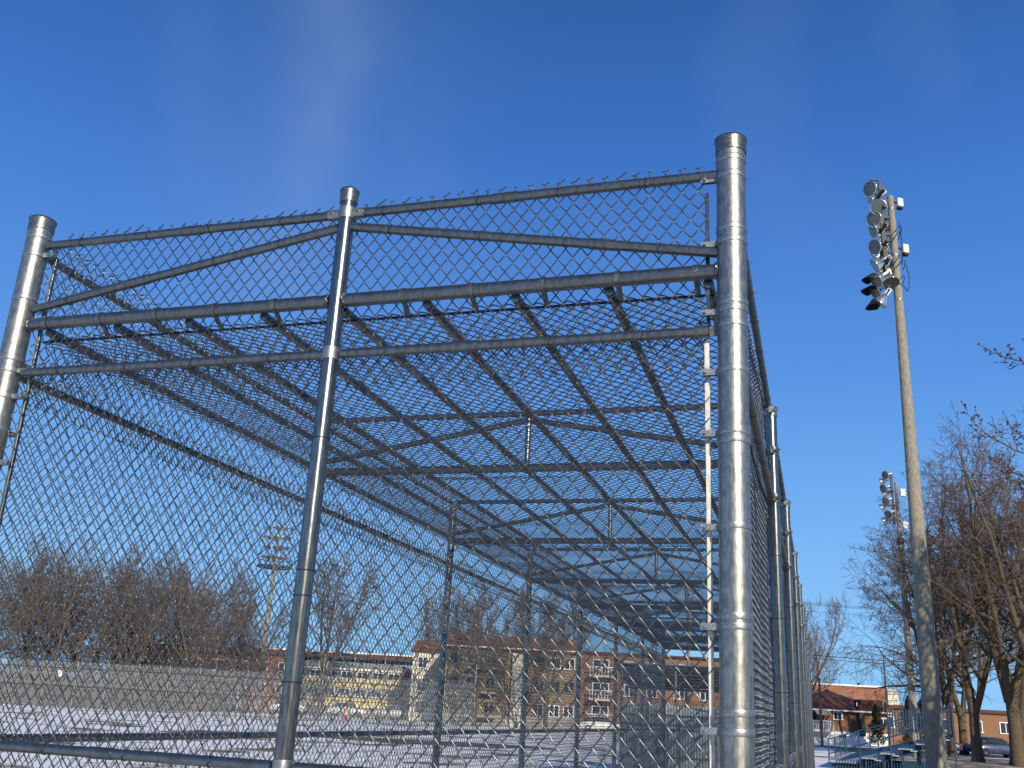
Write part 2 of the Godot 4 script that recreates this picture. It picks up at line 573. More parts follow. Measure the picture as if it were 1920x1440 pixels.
func make_cage() -> void:
	var cage := thing("batting_cage", "long galvanised chain-link batting cage with pipe trusses and mesh roof", "batting cage")
	var Lz := -BAY * BAYS
	# corner posts of the end wall
	var p3 := post(cage, "corner_post", Vector3(-0.040, 0, 0), Vector3(0.002, 3.80, 0), 0.0572, M.galv)
	var p1 := post(cage, "corner_post", Vector3(-W - 0.012, 0, 0), Vector3(-W - 0.014, 3.795, 0), 0.0585, M.galv)
	for y in [3.71, 3.40, 3.084, 2.993, 2.537, 1.906, 1.589, 1.2]:
		var sh: float = -0.040 + 0.042 * y / 3.8
		band_on(p3, y, 0.0572, Vector3(0, 0, -1), 0.04)
		(p3.get_child(p3.get_child_count() - 1) as Node3D).position.x = sh + 0.040
	for y in [3.636, 3.346, 3.055, 2.81, 2.57, 2.220, 1.872, 1.528, 0.9]:
		band_on(p3, y, 0.0572, Vector3(-1, 0, 0), 0.062)
		(p3.get_child(p3.get_child_count() - 1) as Node3D).position.x = 0.042 * y / 3.8
	for y in [3.702, 3.365, 3.046, 2.70, 2.2]:
		band_on(p1, y, 0.0585, Vector3(0, 0, -1), 0.055)
	for y in [3.601, 2.988, 2.858, 2.534, 2.0, 1.5]:
		band_on(p1, y, 0.0585, Vector3(1, 0, 0), 0.06)
	# flat tension bars threaded through the edge of the end-wall fabric
	box_part("tension_bar", cage, Vector3(0.019, 2.90, 0.005), Vector3(-0.108, 1.50, -0.030), M.flat_bar, 0.001)
	box_part("tension_bar", cage, Vector3(0.016, 0.60, 0.005), Vector3(-0.100, 3.30, -0.034), M.galv_old, 0.001)
	box_part("tension_bar", cage, Vector3(0.016, 3.60, 0.005), Vector3(-W + 0.090, 1.84, -0.030), M.galv_old, 0.001)
	box_part("tension_bar", cage, Vector3(0.005, 3.60, 0.016), Vector3(-W + 0.028, 1.84, -0.105), M.galv_old, 0.001)
	# middle post and end-wall rails
	var mx := -1.7075
	var p2 := post(cage, "middle_post", Vector3(mx, 0, 0), Vector3(mx, 3.765, 0), 0.0365, M.galv_new)
	for y in [H_TOP, H_MID, H_LOW]:
		band_on(p2, y, 0.0365, Vector3(0, 0, 1), 0.0, 0.055)
	for y in [2.6, 2.05, 1.62, 1.95]:
		var ring := MB.new()
		ring.lathe([[0.0365, -0.003], [0.040, 0.0], [0.0365, 0.003]], 20, Vector3.ZERO)
		put("tie_wire", ring.mesh(M.black), p2, Vector3(0, y, 0))
	for s in [[-W, mx], [mx, 0.0]]:
		var xa: float = s[0] + (0.055 if s[0] < -2.0 else 0.034)
		var xb: float = s[1] - (0.034 if s[1] < -1.0 else 0.055)
		rail(cage, "top_rail", Vector3(xa, H_TOP, 0), Vector3(xb, H_TOP, 0), 0.0211, M.galv_old, 0.37)
		rail(cage, "roof_beam", Vector3(xa, H_BEAM, 0), Vector3(xb, H_BEAM, 0), 0.0302, M.galv_old)
		rail(cage, "middle_rail", Vector3(xa + 0.02, H_MID, 0), Vector3(xb - (0.035 if s[1] > -1.0 else 0.0), H_MID, 0), 0.0211, M.galv_old, 0.37)
		rail(cage, "bottom_rail", Vector3(xa + 0.02, H_LOW, 0), Vector3(xb - 0.01, H_LOW, 0), 0.0211, M.galv_old, 0.37)
		var out: bool = s[0] < -2.0
		rail(cage, "truss_brace", Vector3(xa, 3.31 if out else 3.59, 0), Vector3(xb, 3.59 if out else 3.31, 0), 0.0211, M.galv_old, 0.4)
		# rail-end cups
		for e in [xa, xb]:
			if absf(e - mx) < 0.1:
				var k := MB.new()
				var dd := Vector3(1, 0, 0) if e > mx else Vector3(-1, 0, 0)
				k.bar(Vector3.ZERO, dd * 0.055, 0.0245, 18)
				k.bar(dd * 0.03 + Vector3(0, 0, -0.034), dd * 0.03 + Vector3(0, 0, 0.034), 0.006, 8)
				put("rail_end", k.mesh(M.band), cage, Vector3(e, H_TOP, 0))
	for y in [H_MID]:
		var k2 := MB.new()
		k2.bar(Vector3.ZERO, Vector3(-0.05, 0, 0), 0.0255, 18)
		k2.box(Vector3(0.022, 0, 0), Vector3(0.05, 0.04, 0.006))
		put("rail_end", k2.mesh(M.cap), cage, Vector3(-0.098, y, 0))
	# fabric on the end wall: a strip over the middle rail and a tall sheet under it
	put("wire_mesh", link_mesh(W - 0.20, 0.82, 0.0027, 5, true, true, true, 101, M.wire), cage, Vector3(-W + 0.10, 2.870, -0.028), "stuff")
	put("wire_mesh", link_mesh(W - 0.20, 2.97, 0.0027, 5, true, true, false, 102, M.wire), cage, Vector3(-W + 0.10, 0.045, -0.033), "stuff")
	# roof: nine long pipes under the beams, fabric under them, a bar along the end
	for i in 9:
		var x := -3.27 + i * 0.3965
		var o := bar_part("roof_pipe", cage, Vector3(x, H_BEAM - 0.036, -0.022), Vector3(x, H_BEAM - 0.036, Lz - 0.02), 0.0211, M.galv_old, 14)
		put("tie_wire", ties(Vector3.ZERO, Vector3(0, 0, Lz * 0.6), 0.0211, 0.45, M.wire), o, Vector3.ZERO, "stuff")
	var roof_link := link_mesh(W - 0.12, BAY, 0.0028, 4, false, false, false, 103, M.wire, 0.006)
	for k in BAYS:
		var o2 := put("roof_mesh", roof_link, cage, Vector3(-W + 0.06, H_BEAM - 0.062, -0.06 - BAY * k), "stuff")
		o2.rotation.x = -PI / 2
	bar_part("tension_bar", cage, Vector3(-W + 0.08, H_BEAM - 0.066, -0.075), Vector3(-0.08, H_BEAM - 0.066, -0.075), 0.006, M.black, 8)
	for i in 11:
		var x2 := -W + 0.16 + i * 0.312
		if absf(x2 - mx) < 0.06:
			continue
		var b2 := MB.new()
		b2.tube(PackedVector3Array([Vector3(-0.011, 0, 0), Vector3(0.011, 0, 0)]), PackedFloat32Array([0.0335, 0.0335]), 20)
		var sd := Vector3(0, -0.042, -0.066).normalized()
		b2.box(Vector3(0, -0.046, -0.044), Vector3(0.022, 0.082, 0.006), Basis(Vector3.RIGHT, sd, Vector3.RIGHT.cross(sd)))
		put("beam_band", b2.mesh(M.cap), cage, Vector3(x2, H_BEAM, 0))
	# side walls
	var low_link := link_mesh(BAY, 2.97, 0.0028, 4, false, true, false, 104, M.wire, 0.006)
	var high_link := link_mesh(BAY, 0.82, 0.0028, 4, false, true, true, 105, M.wire, 0.006)
	for side in 2:
		var x3: float = 0.0 if side == 0 else -W
		var inn: float = -0.042 if side == 0 else 0.042
		for k in BAYS:
			var za := -BAY * k - (0.055 if k == 0 else 0.03)
			var zb := -BAY * (k + 1) + 0.03
			var m1 := put("wire_mesh", low_link, cage, Vector3(x3 + inn, 0.045, -BAY * k - 0.015), "stuff")
			m1.rotation.y = PI / 2
			var m2 := put("wire_mesh", high_link, cage, Vector3(x3 + inn + 0.006, 2.870, -BAY * k - 0.015), "stuff")
			m2.rotation.y = PI / 2
			var tstep := 0.42 if k < 3 else 0.0
			rail(cage, "top_rail", Vector3(x3, H_TOP - 0.035, za), Vector3(x3, H_TOP - 0.035, zb), 0.0211, M.galv_old, tstep)
			rail(cage, "middle_rail", Vector3(x3, H_MID, za), Vector3(x3, H_MID, zb), 0.0211, M.galv_old, tstep)
			rail(cage, "bottom_rail", Vector3(x3, H_LOW, za), Vector3(x3, H_LOW, zb), 0.0211, M.galv_old, tstep)
		for k in range(1, BAYS + 1):
			var q := post(cage, "line_post", Vector3(x3 + 0.014, 0, -BAY * k), Vector3(x3 + 0.014, 3.60, -BAY * k), 0.0365 if k < BAYS else 0.045, M.galv_new)
			for y in [3.585, 3.30, H_MID]:
				var b3 := MB.new()
				b3.lathe([[0.037, -0.03], [0.043, -0.028], [0.043, 0.028], [0.037, 0.03]], 18, Vector3.ZERO)
				b3.box(Vector3(0.0, 0, 0.052), Vector3(0.03, 0.05, 0.03), Basis.IDENTITY, 0.004)
				b3.bar(Vector3(-0.03, 0, 0.055), Vector3(0.055, 0, 0.055), 0.007, 8)
				put("rail_clamp", b3.mesh(M.cap if y < 3.4 else M.band), q, Vector3(0, y, 0))
			for y2 in [2.6, 2.2, 1.75]:
				var b4 := MB.new()
				b4.lathe([[0.0365, -0.003], [0.040, 0.0], [0.0365, 0.003]], 16, Vector3.ZERO)
				put("tie_wire", b4.mesh(M.black), q, Vector3(0, y2, 0))
	# trusses over the inner frames
	for k in range(1, BAYS + 1):
		var z := -BAY * k
		bar_part("truss_chord", cage, Vector3(-W + 0.05, H_TOP - 0.02, z), Vector3(-0.02, H_TOP - 0.02, z), 0.0211, M.galv_old, 12)
		bar_part("roof_beam", cage, Vector3(-W + 0.05, H_BEAM - 0.004, z), Vector3(-0.02, H_BEAM - 0.004, z), 0.0302, M.galv_old, 14)
		bar_part("king_post", cage, Vector3(mx, H_BEAM, z), Vector3(mx, H_TOP - 0.03, z), 0.0211, M.galv_old, 12)
		bar_part("truss_brace", cage, Vector3(-W + 0.05, 3.30, z), Vector3(mx - 0.02, 3.585, z), 0.0211, M.galv_old, 12)
		bar_part("truss_brace", cage, Vector3(mx + 0.02, 3.585, z), Vector3(-0.02, 3.30, z), 0.0211, M.galv_old, 12)
	# far end wall with a gate
	bar_part("middle_rail", cage, Vector3(-W + 0.05, H_MID, Lz), Vector3(-0.05, H_MID, Lz), 0.0211, M.galv_old, 10)
	var endp := bar_part("gate_post", cage, Vector3(-1.25, 0, Lz), Vector3(-1.25, H_BEAM - 0.05, Lz), 0.03, M.galv_old, 12)
	endp.set_meta("label", "thin pipe post beside the gate")
	var far_link := link_mesh(W - 0.1, 2.97, 0.0028, 4, false, false, false, 106, M.wire)
	put("wire_mesh", far_link, cage, Vector3(-W + 0.05, 0.045, Lz - 0.04), "stuff")
	var gate := Node3D.new()
	gate.name = "gate"
	cage.add_child(gate, true)
	gate.position = Vector3(-3.30, 0.06, Lz + 0.10)
	for yy in [0.02, 0.62, 1.25]:
		bar_part("gate_rail", gate, Vector3(0, yy, 0), Vector3(1.15, yy, 0), 0.021, M.galv_old, 12)
	for xx in [0.0, 1.15]:
		bar_part("gate_stile", gate, Vector3(xx, -0.02, 0), Vector3(xx, 1.30, 0), 0.021, M.galv_old, 12)

# ---------------------------------------------------------------- floodlights
func aim_basis(d: Vector3) -> Basis:      # y axis along d
	var y := d.normalized()
	var x := y.cross(Vector3(0.13, 0.97, 0.2)).normalized()
	return Basis(x, y, x.cross(y))

func lamp(parent: Node, at: Vector3, dir: Vector3, visor := false, size := 1.0) -> void:
	var B := aim_basis(dir)
	var o := Node3D.new()
	o.name = "floodlight"
	parent.add_child(o, true)
	o.position = at
	var s := size
	var b := MB.new()
	b.lathe([[0.07 * s, -0.34 * s], [0.095 * s, -0.30 * s], [0.14 * s, -0.22 * s], [0.205 * s, -0.12 * s], [0.25 * s, -0.02 * s], [0.262 * s, 0.0], [0.275 * s, 0.004], [0.275 * s, 0.022 * s], [0.255 * s, 0.024 * s]], 26, Vector3.ZERO, B)
	put("reflector", b.mesh(M.alu), o)
	var l := MB.new()
	l.lathe([[0.256 * s, 0.012 * s], [0.18 * s, 0.022 * s], [0.09 * s, 0.028 * s], [0.0, 0.030 * s]], 26, Vector3.ZERO, B)
	put("lens", l.mesh(M.lens), o)
	var h := MB.new()
	h.lathe([[0.0, -0.58 * s], [0.075 * s, -0.575 * s], [0.085 * s, -0.56 * s], [0.085 * s, -0.36 * s], [0.07 * s, -0.33 * s]], 16, Vector3.ZERO, B)
	put("lamp_housing", h.mesh(M.white), o)
	var y := MB.new()
	y.box(B.y * -0.42 * s + B.x * 0.11 * s, Vector3(0.02, 0.22, 0.05) * s, B)
	y.box(B.y * -0.42 * s - B.x * 0.11 * s, Vector3(0.02, 0.22, 0.05) * s, B)
	y.box(B.y * -0.53 * s + B.z * 0.02, Vector3(0.24, 0.03, 0.05) * s, B)
	put("yoke", y.mesh(M.steel_dark), o)
	if visor:
		var q := MB.new()
		var up := (Vector3.UP - B.y * B.y.y).normalized()
		var sd := B.y.cross(up)
		for i in 9:
			var a0 := deg_to_rad(-80.0 + i * 17.8)
			var a1 := deg_to_rad(-80.0 + (i + 1) * 17.8)
			var e0 := (up * cos(a0) + sd * sin(a0)) * 0.28 * s
			var e1 := (up * cos(a1) + sd * sin(a1)) * 0.28 * s
			var l0 := 0.10 + 0.30 * cos(a0)
			var l1 := 0.10 + 0.30 * cos(a1)
			q.quad(e0, e1, e1 * 1.04 + B.y * l1 * s, e0 * 1.04 + B.y * l0 * s, e0.normalized())
			q.quad(e0 * 0.985, e1 * 0.985, e1 * 1.02 + B.y * l1 * s, e0 * 1.02 + B.y * l0 * s, -e0.normalized())
		put("visor", q.mesh(M.black), o)

func concrete_pole(parent: Node, h: float, r0: float, r1: float) -> void:
	var b := MB.new()
	var P := PackedVector3Array()
	var R := PackedFloat32Array()
	for i in 13:
		P.append(Vector3(0, h * i / 12.0 - 0.05, 0))
		R.append(lerpf(r0, r1, i / 12.0))
	b.tube(P, R, 28, true)
	put("pole", b.mesh(M.concrete), parent)

func cable_part(parent: Node, P: Array, r: float) -> void:
	var c := Curve3D.new()
	for i in P.size():
		var d := Vector3.ZERO
		if i > 0 and i < P.size() - 1:
			d = (P[i + 1] - P[i - 1]) * 0.2
		c.add_point(P[i], -d, d)
	var pts := c.tessellate(3, 6)
	var R := PackedFloat32Array()
	R.resize(pts.size())
	R.fill(r)
	var b := MB.new()
	b.tube(pts, R, 6)
	put("cable", b.mesh(M.cable), parent)

func make_floodlights() -> void:
	var D := 28.5
	var foot := pt(1757, 1440, D)
	foot.y = 0
	var pole := thing("floodlight_pole", "tall concrete floodlight pole with a tall column of lamps and tree shadows on it", "floodlight pole", foot)
	concrete_pole(pole, 18.42, 0.285, 0.098)
	var L := -rgt
	var T := -fwd
	var U := Vector3.UP
	# zoomed-pixel places of the lamps on the photograph, with the way each one faces
	var spots := [
		[62, 192, L * 0.85 + T * 0.45 - U * 0.22, false, 0.0], [78, 312, L * 0.7 - T * 0.25 - U * 0.5, false, -0.45],
		[152, 378, L * 0.38 + T * 0.9 - U * 0.3, false, 0.35], [104, 500, L * 0.7 + T * 0.55 - U * 0.3, false, 0.15],
		[98, 622, L * 0.95 + T * 0.02 - U * 0.35, false, -0.1], [115, 792, L * 0.85 + T * 0.35 - U * 0.3, false, 0.2],
		[128, 905, L * 0.6 - T * 0.4 - U * 0.6, false, -0.35], [118, 985, L * 0.8 - T * 0.2 - U * 0.45, false, 0.1],
		[128, 1140, L * 0.75 + T * 0.1 - U * 0.55, true, 0.25], [282, 1160, L * 0.05 + T * 0.35 - U * 0.9, false, 0.35],
		[150, 680, L * 0.7 - T * 0.5 - U * 0.35, false, -0.5], [140, 560, L * 0.75 - T * 0.55 - U * 0.3, false, -0.45], [165, 1060, L * 0.7 - T * 0.3 - U * 0.55, false, -0.3], [150, 1215, L * 0.6 - T * 0.5 - U * 0.6, false, -0.45],
		[120, 1262, L * 0.8 + T * 0.05 - U * 0.5, true, -0.3], [165, 1378, L * 0.5 - T * 0.3 - U * 0.75, true, 0.0]]
	var rel := []
	for s in spots:
		var q := pt(1620.0 + s[0] / 5.54, 320.0 + s[1] / 5.54, D + s[4] * -1.0)
		rel.append(q - foot)
		lamp(pole, q - foot, s[2], s[3], 0.97)
	# steel frame that carries the lamps, and its cross arms
	var fr := MB.new()
	var top := Vector3(0, 18.25, 0) + L * 0.30
	var bot := Vector3(0, 14.9, 0) + L * 0.36
	fr.box((top + bot) * 0.5, Vector3(0.13, top.distance_to(bot), 0.10), Basis(Vector3.UP, YAW) * Basis(Vector3.BACK, 0.018))
	for i in 6:
		var yy := 15.1 + i * 0.62
		fr.box(Vector3(0, yy, 0) + L * 0.18, Vector3(0.30, 0.07, 0.07), Basis(Vector3.UP, YAW))
		fr.box(Vector3(0, yy + 0.16, 0) + L * 0.40, Vector3(0.09, 0.09, 1.0), Basis(Vector3.UP, YAW))
	put("lamp_frame", fr.mesh(M.steel_dark), pole)
	var arm := MB.new()
	arm.box(Vector3(0, 18.62, 0) + L * 0.32, Vector3(0.07, 0.75, 0.07), Basis(Vector3.UP, YAW))
	arm.box(Vector3(0, 18.98, 0) + L * 0.46, Vector3(0.36, 0.05, 0.06), Basis(Vector3.UP, YAW))
	put("lamp_arm", arm.mesh(M.steel_dark), pole)
	for c in [[367, 335], [425, 815]]:
		var q2 := pt(1620.0 + c[0] / 5.54, 320.0 + c[1] / 5.54, D) - foot
		var cb := box_part("control_box", pole, Vector3(0.20, 0.30, 0.16), q2, M.white, 0.012)
		cb.rotation.y = YAW + 0.25
		box_part("box_base", cb, Vector3(0.17, 0.09, 0.14), Vector3(0, -0.195, 0), M.black, 0.008)
		box_part("bracket", cb, Vector3(0.24, 0.05, 0.05), Vector3(-0.14, 0, -0.02), M.black)
	for c2 in [[16.95, 0.12, 0.24], [16.78, 0.14, 0.18], [15.95, 0.15, 0.2], [15.72, 0.16, 0.26], [15.2, 0.16, 0.2]]:
		var P := []
		for j in 9:
			var a := j / 8.0 * PI * 1.5 - 0.4
			P.append(Vector3(0, c2[0] + 0.14 * sin(a * 1.6) + 0.1 * cos(a), 0) + rgt * (cos(a) * c2[2]) + T * (sin(a) * c2[2] + 0.05))
		cable_part(pole, P, 0.012)
	cable_part(pole, [rgt * 0.22 + U * 17.45, rgt * 0.26 + U * 16.9, rgt * 0.24 + U * 16.3, rgt * 0.2 + U * 15.9], 0.014)
	cable_part(pole, [rgt * 0.34 + U * 15.9, rgt * 0.40 + U * 15.45, rgt * 0.32 + U * 14.98, rgt * 0.1 + T * 0.15 + U * 15.1, L * 0.2 + T * 0.1 + U * 15.3], 0.014)
	for yb in [14.62, 16.2, 17.9]:
		var sb := MB.new()
		var rr: float = lerpf(0.285, 0.098, yb / 18.42)
		sb.lathe([[rr, -0.025], [rr + 0.008, -0.02], [rr + 0.008, 0.02], [rr, 0.025]], 24, Vector3.ZERO)
		put("pole_strap", sb.mesh(M.band), pole, Vector3(0, yb, 0))

	# the next pole along
	var D2 := 66.0
	var foot2 := pt(1712, 1330, D2)
	foot2.y = 0
	var pole2 := thing("floodlight_pole", "concrete floodlight pole standing behind the blue bleachers", "floodlight pole", foot2)
	concrete_pole(pole2, 18.0, 0.26, 0.11)
	var k2 := 0
	for r in [[0.0, 1], [-0.35, -1], [-0.95, 1], [-1.25, -1], [-1.85, 1], [-2.2, -1], [-2.75, 1], [-3.1, -1]]:
		lamp(pole2, Vector3(0, 18.35 + r[0], 0) + L * (0.82 + 0.1 * (k2 % 3)) + T * (0.32 * r[1]), L * 0.8 + T * (0.35 * r[1] + 0.05) - U * (0.25 + 0.04 * k2), false, 1.12)
		k2 += 1
	var fr2 := MB.new()
	fr2.box(Vector3(0, 16.8, 0) + L * 0.3, Vector3(0.13, 3.6, 0.12), Basis(Vector3.UP, YAW))
	for i in 4:
		fr2.box(Vector3(0, 15.3 + i, 0) + L * 0.4, Vector3(0.5, 0.08, 0.1), Basis(Vector3.UP, YAW))
	put("lamp_frame", fr2.mesh(M.steel_dark), pole2)
	for yy2 in [17.25, 14.95]:
		var cb2 := box_part("control_box", pole2, Vector3(0.34, 0.5, 0.24), rgt * 0.42 + Vector3(0, yy2, 0), M.white, 0.012)
		cb2.rotation.y = YAW
	var cl := MB.new()
	cl.lathe([[0.15, -0.3], [0.24, -0.25], [0.24, 0.15], [0.15, 0.2]], 18, Vector3.ZERO)
	put("cable_coil", cl.mesh(M.steel_dark), pole2, Vector3(0, 13.9, 0))

	# the pole across the field, with a ring platform under its lamps
	var foot3 := site(-26.6, 100.0)
	var p5 := pt(484, 1300, 100.0)
	foot3 = Vector3(p5.x, 0, p5.z)
	var pole3 := thing("floodlight_pole", "floodlight mast with a ring platform below its lamps across the snowy field", "floodlight pole", foot3)
	concrete_pole(pole3, 18.2, 0.32, 0.14)
	for row in 4:
		for i2 in 5:
			var a3 := -1.2 + i2 * 0.6
			var dir := (T * cos(a3) + rgt * sin(a3)) * 0.9 - U * 0.35
			lamp(pole3, Vector3(0, 18.0 - row * 1.0, 0) + (T * cos(a3) * 0.6 + rgt * sin(a3) * (1.45 - 0.12 * row)), dir, false, 0.9)
	var ring := MB.new()
	for k3 in 24:
		var a4 := TAU * k3 / 24.0
		var a5 := TAU * (k3 + 1) / 24.0
		ring.bar(Vector3(cos(a4), 0, sin(a4)) * 1.7, Vector3(cos(a5), 0, sin(a5)) * 1.7, 0.07, 6, false)
		ring.bar(Vector3(cos(a4), 0.8, sin(a4)) * Vector3(1.7, 1, 1.7), Vector3(cos(a5), 0.8, sin(a5)) * Vector3(1.7, 1, 1.7), 0.035, 6, false)
		if k3 % 3 == 0:
			ring.bar(Vector3(cos(a4), 0, sin(a4)) * 0.12, Vector3(cos(a4), 0, sin(a4)) * 1.7, 0.05, 6, false)
			ring.bar(Vector3(cos(a4), 0, sin(a4)) * 1.7, Vector3(cos(a4) * 1.7, 0.8, sin(a4) * 1.7), 0.03, 6, false)
	put("ring_platform", ring.mesh(M.steel_dark), pole3, Vector3(0, 14.1, 0))
	var arms := MB.new()
	for row2 in 4:
		arms.box(Vector3(0, 18.1 - row2, 0) + T * 0.2, Vector3(2.9, 0.1, 0.1), Basis(Vector3.UP, YAW))
	put("lamp_frame", arms.mesh(M.steel_dark), pole3)

# ---------------------------------------------------------------- trees
var t_trunk: MB
var t_crown: MB
var t_bud: MB
var t_cfg := {}

func grow(start: Vector3, dir: Vector3, length: float, rad: float, level: int) -> void:
	var top: int = t_cfg.levels
	var segs: int = [7, 6, 5, 4, 3, 2][mini(level, 5)]
	var P := PackedVector3Array([start])
	var R := PackedFloat32Array([rad])
	var d := dir
	var wander: float = [0.06, 0.16, 0.22, 0.26, 0.30, 0.3][mini(level, 5)]
	var tip: float = 0.45 if level == 0 else 0.30
	var q := start
	var dirs := [d]
	for i in segs:
		d = (d + Vector3(rng.randf_range(-1, 1), rng.randf_range(-1, 1), rng.randf_range(-1, 1)) * wander + Vector3.UP * (0.06 if level > 0 else 0.02) * t_cfg.lift).normalized()
		q += d * length / segs
		P.append(q)
		R.append(maxf(rad * lerpf(1.0, tip, float(i + 1) / segs), t_cfg.min_r))
		dirs.append(d)
	if level == 0:
		R[0] = rad * 1.35
		R[1] = rad * 1.02
	var sides: int = [12, 7, 5, 3, 3, 3][mini(level, 5)]
	(t_trunk if level <= 1 else t_crown).tube(P, R, sides)
	if level >= top:
		if t_bud != null and t_cfg.buds > 0.0:
			for i in range(1, P.size()):
				for j in 2:
					if rng.randf() < t_cfg.buds:
						var c := P[i].lerp(P[i - 1], rng.randf())
						var s: float = t_cfg.bud_size * rng.randf_range(0.6, 1.3)
						var o := Vector3(rng.randf_range(-1, 1), rng.randf_range(-0.6, 1), rng.randf_range(-1, 1)).normalized() * s
						c += o * 0.5
						var e := o.cross(Vector3(0.3, 0.5, 0.8)).normalized() * s * 0.45
						var g := o.normalized().cross(e)
						t_bud.tri(c + o, c + e, c + g)
						t_bud.tri(c + o, c + g, c - e)
						t_bud.tri(c + o, c - e, c - g)
						t_bud.tri(c + o, c - g, c + e)
						t_bud.tri(c - o, c + e, c - e)
		return
	var kids: int = t_cfg.kids[level]
	var from: float = t_cfg.clear if level == 0 else 0.22
	for k in kids:
		var f := from + (1.0 - from) * (k + rng.randf_range(0.1, 0.9)) / kids
		var x := f * segs
		var i0 := mini(int(x), segs - 1)
		var at := P[i0].lerp(P[i0 + 1], x - i0)
		var dd: Vector3 = dirs[mini(i0 + 1, segs)]
		var side := dd.cross(Vector3(sin(k * 2.4 + start.x), cos(k * 2.4 + start.z), sin(k * 2.4 + 1.0))).normalized()
		side = side.rotated(dd, k * 2.4 + rng.randf_range(-0.6, 0.6))
		var ang: float = t_cfg.angle * rng.randf_range(0.7, 1.25) * (1.0 if level > 0 else lerpf(1.25, 0.6, f))
		var nd := (dd * cos(ang) + side * sin(ang)).normalized()
		var rr := R[i0] * rng.randf_range(0.42, 0.62)
		var ll: float = length * t_cfg.ratio[level] * rng.randf_range(0.75, 1.2) * (lerpf(1.15, 0.7, f) if level > 0 else lerpf(1.1, 0.75, f))
		grow(at, nd, ll, maxf(rr, t_cfg.min_r), level + 1)
	if level > 0 or true:
		grow(P[P.size() - 1], dirs[dirs.size() - 1], length * t_cfg.ratio[level] * 0.8, R[R.size() - 1], level + 1)

func tree_kind(cfg: Dictionary, seed_: int) -> Array:
	rng.seed = seed_
	t_cfg = cfg
	t_trunk = MB.new()
	t_crown = MB.new()
	t_bud = MB.new()
	if cfg.forks > 0:
		# a short bole that splits into several rising stems
		var P := PackedVector3Array([Vector3(0, -0.1, 0), Vector3(0.02, 0.5, 0), Vector3(0.03, cfg.bole * 0.6, 0.03), Vector3(0, cfg.bole, 0)])
		t_trunk.tube(P, PackedFloat32Array([cfg.r * 1.5, cfg.r * 1.12, cfg.r, cfg.r * 0.95]), 14)
		for i in cfg.forks:
			var a: float = TAU * i / cfg.forks + rng.randf_range(-0.4, 0.4)
			var lean: float = rng.randf_range(0.18, 0.5)
			grow(Vector3(cos(a), 0, sin(a)) * cfg.r * 0.35 + Vector3(0, cfg.bole - 0.25, 0), Vector3(cos(a) * lean, 1, sin(a) * lean).normalized(), (cfg.h - cfg.bole) * 0.62, cfg.r * 0.62, 0)
	else:
		grow(Vector3(0, -0.1, 0), Vector3(rng.randf_range(-0.03, 0.03), 1, rng.randf_range(-0.03, 0.03)).normalized(), cfg.h * 0.72, cfg.r, 0)
	return [t_trunk, t_crown, t_bud]

func tree_thing(called: String, kind: Array, twig: Material, label: String, at: Vector3, turn: float, group := "") -> Node3D:
	var o := thing(called, label, "tree", at, turn, group)
	put("trunk", kind[0].mesh(M.bark), o)
	var cr := put("crown", kind[1].mesh(twig), o)
	if kind[2].v.size() > 0:
		put("buds", kind[2].mesh(M.bud), cr, Vector3.ZERO, "stuff")
	return o

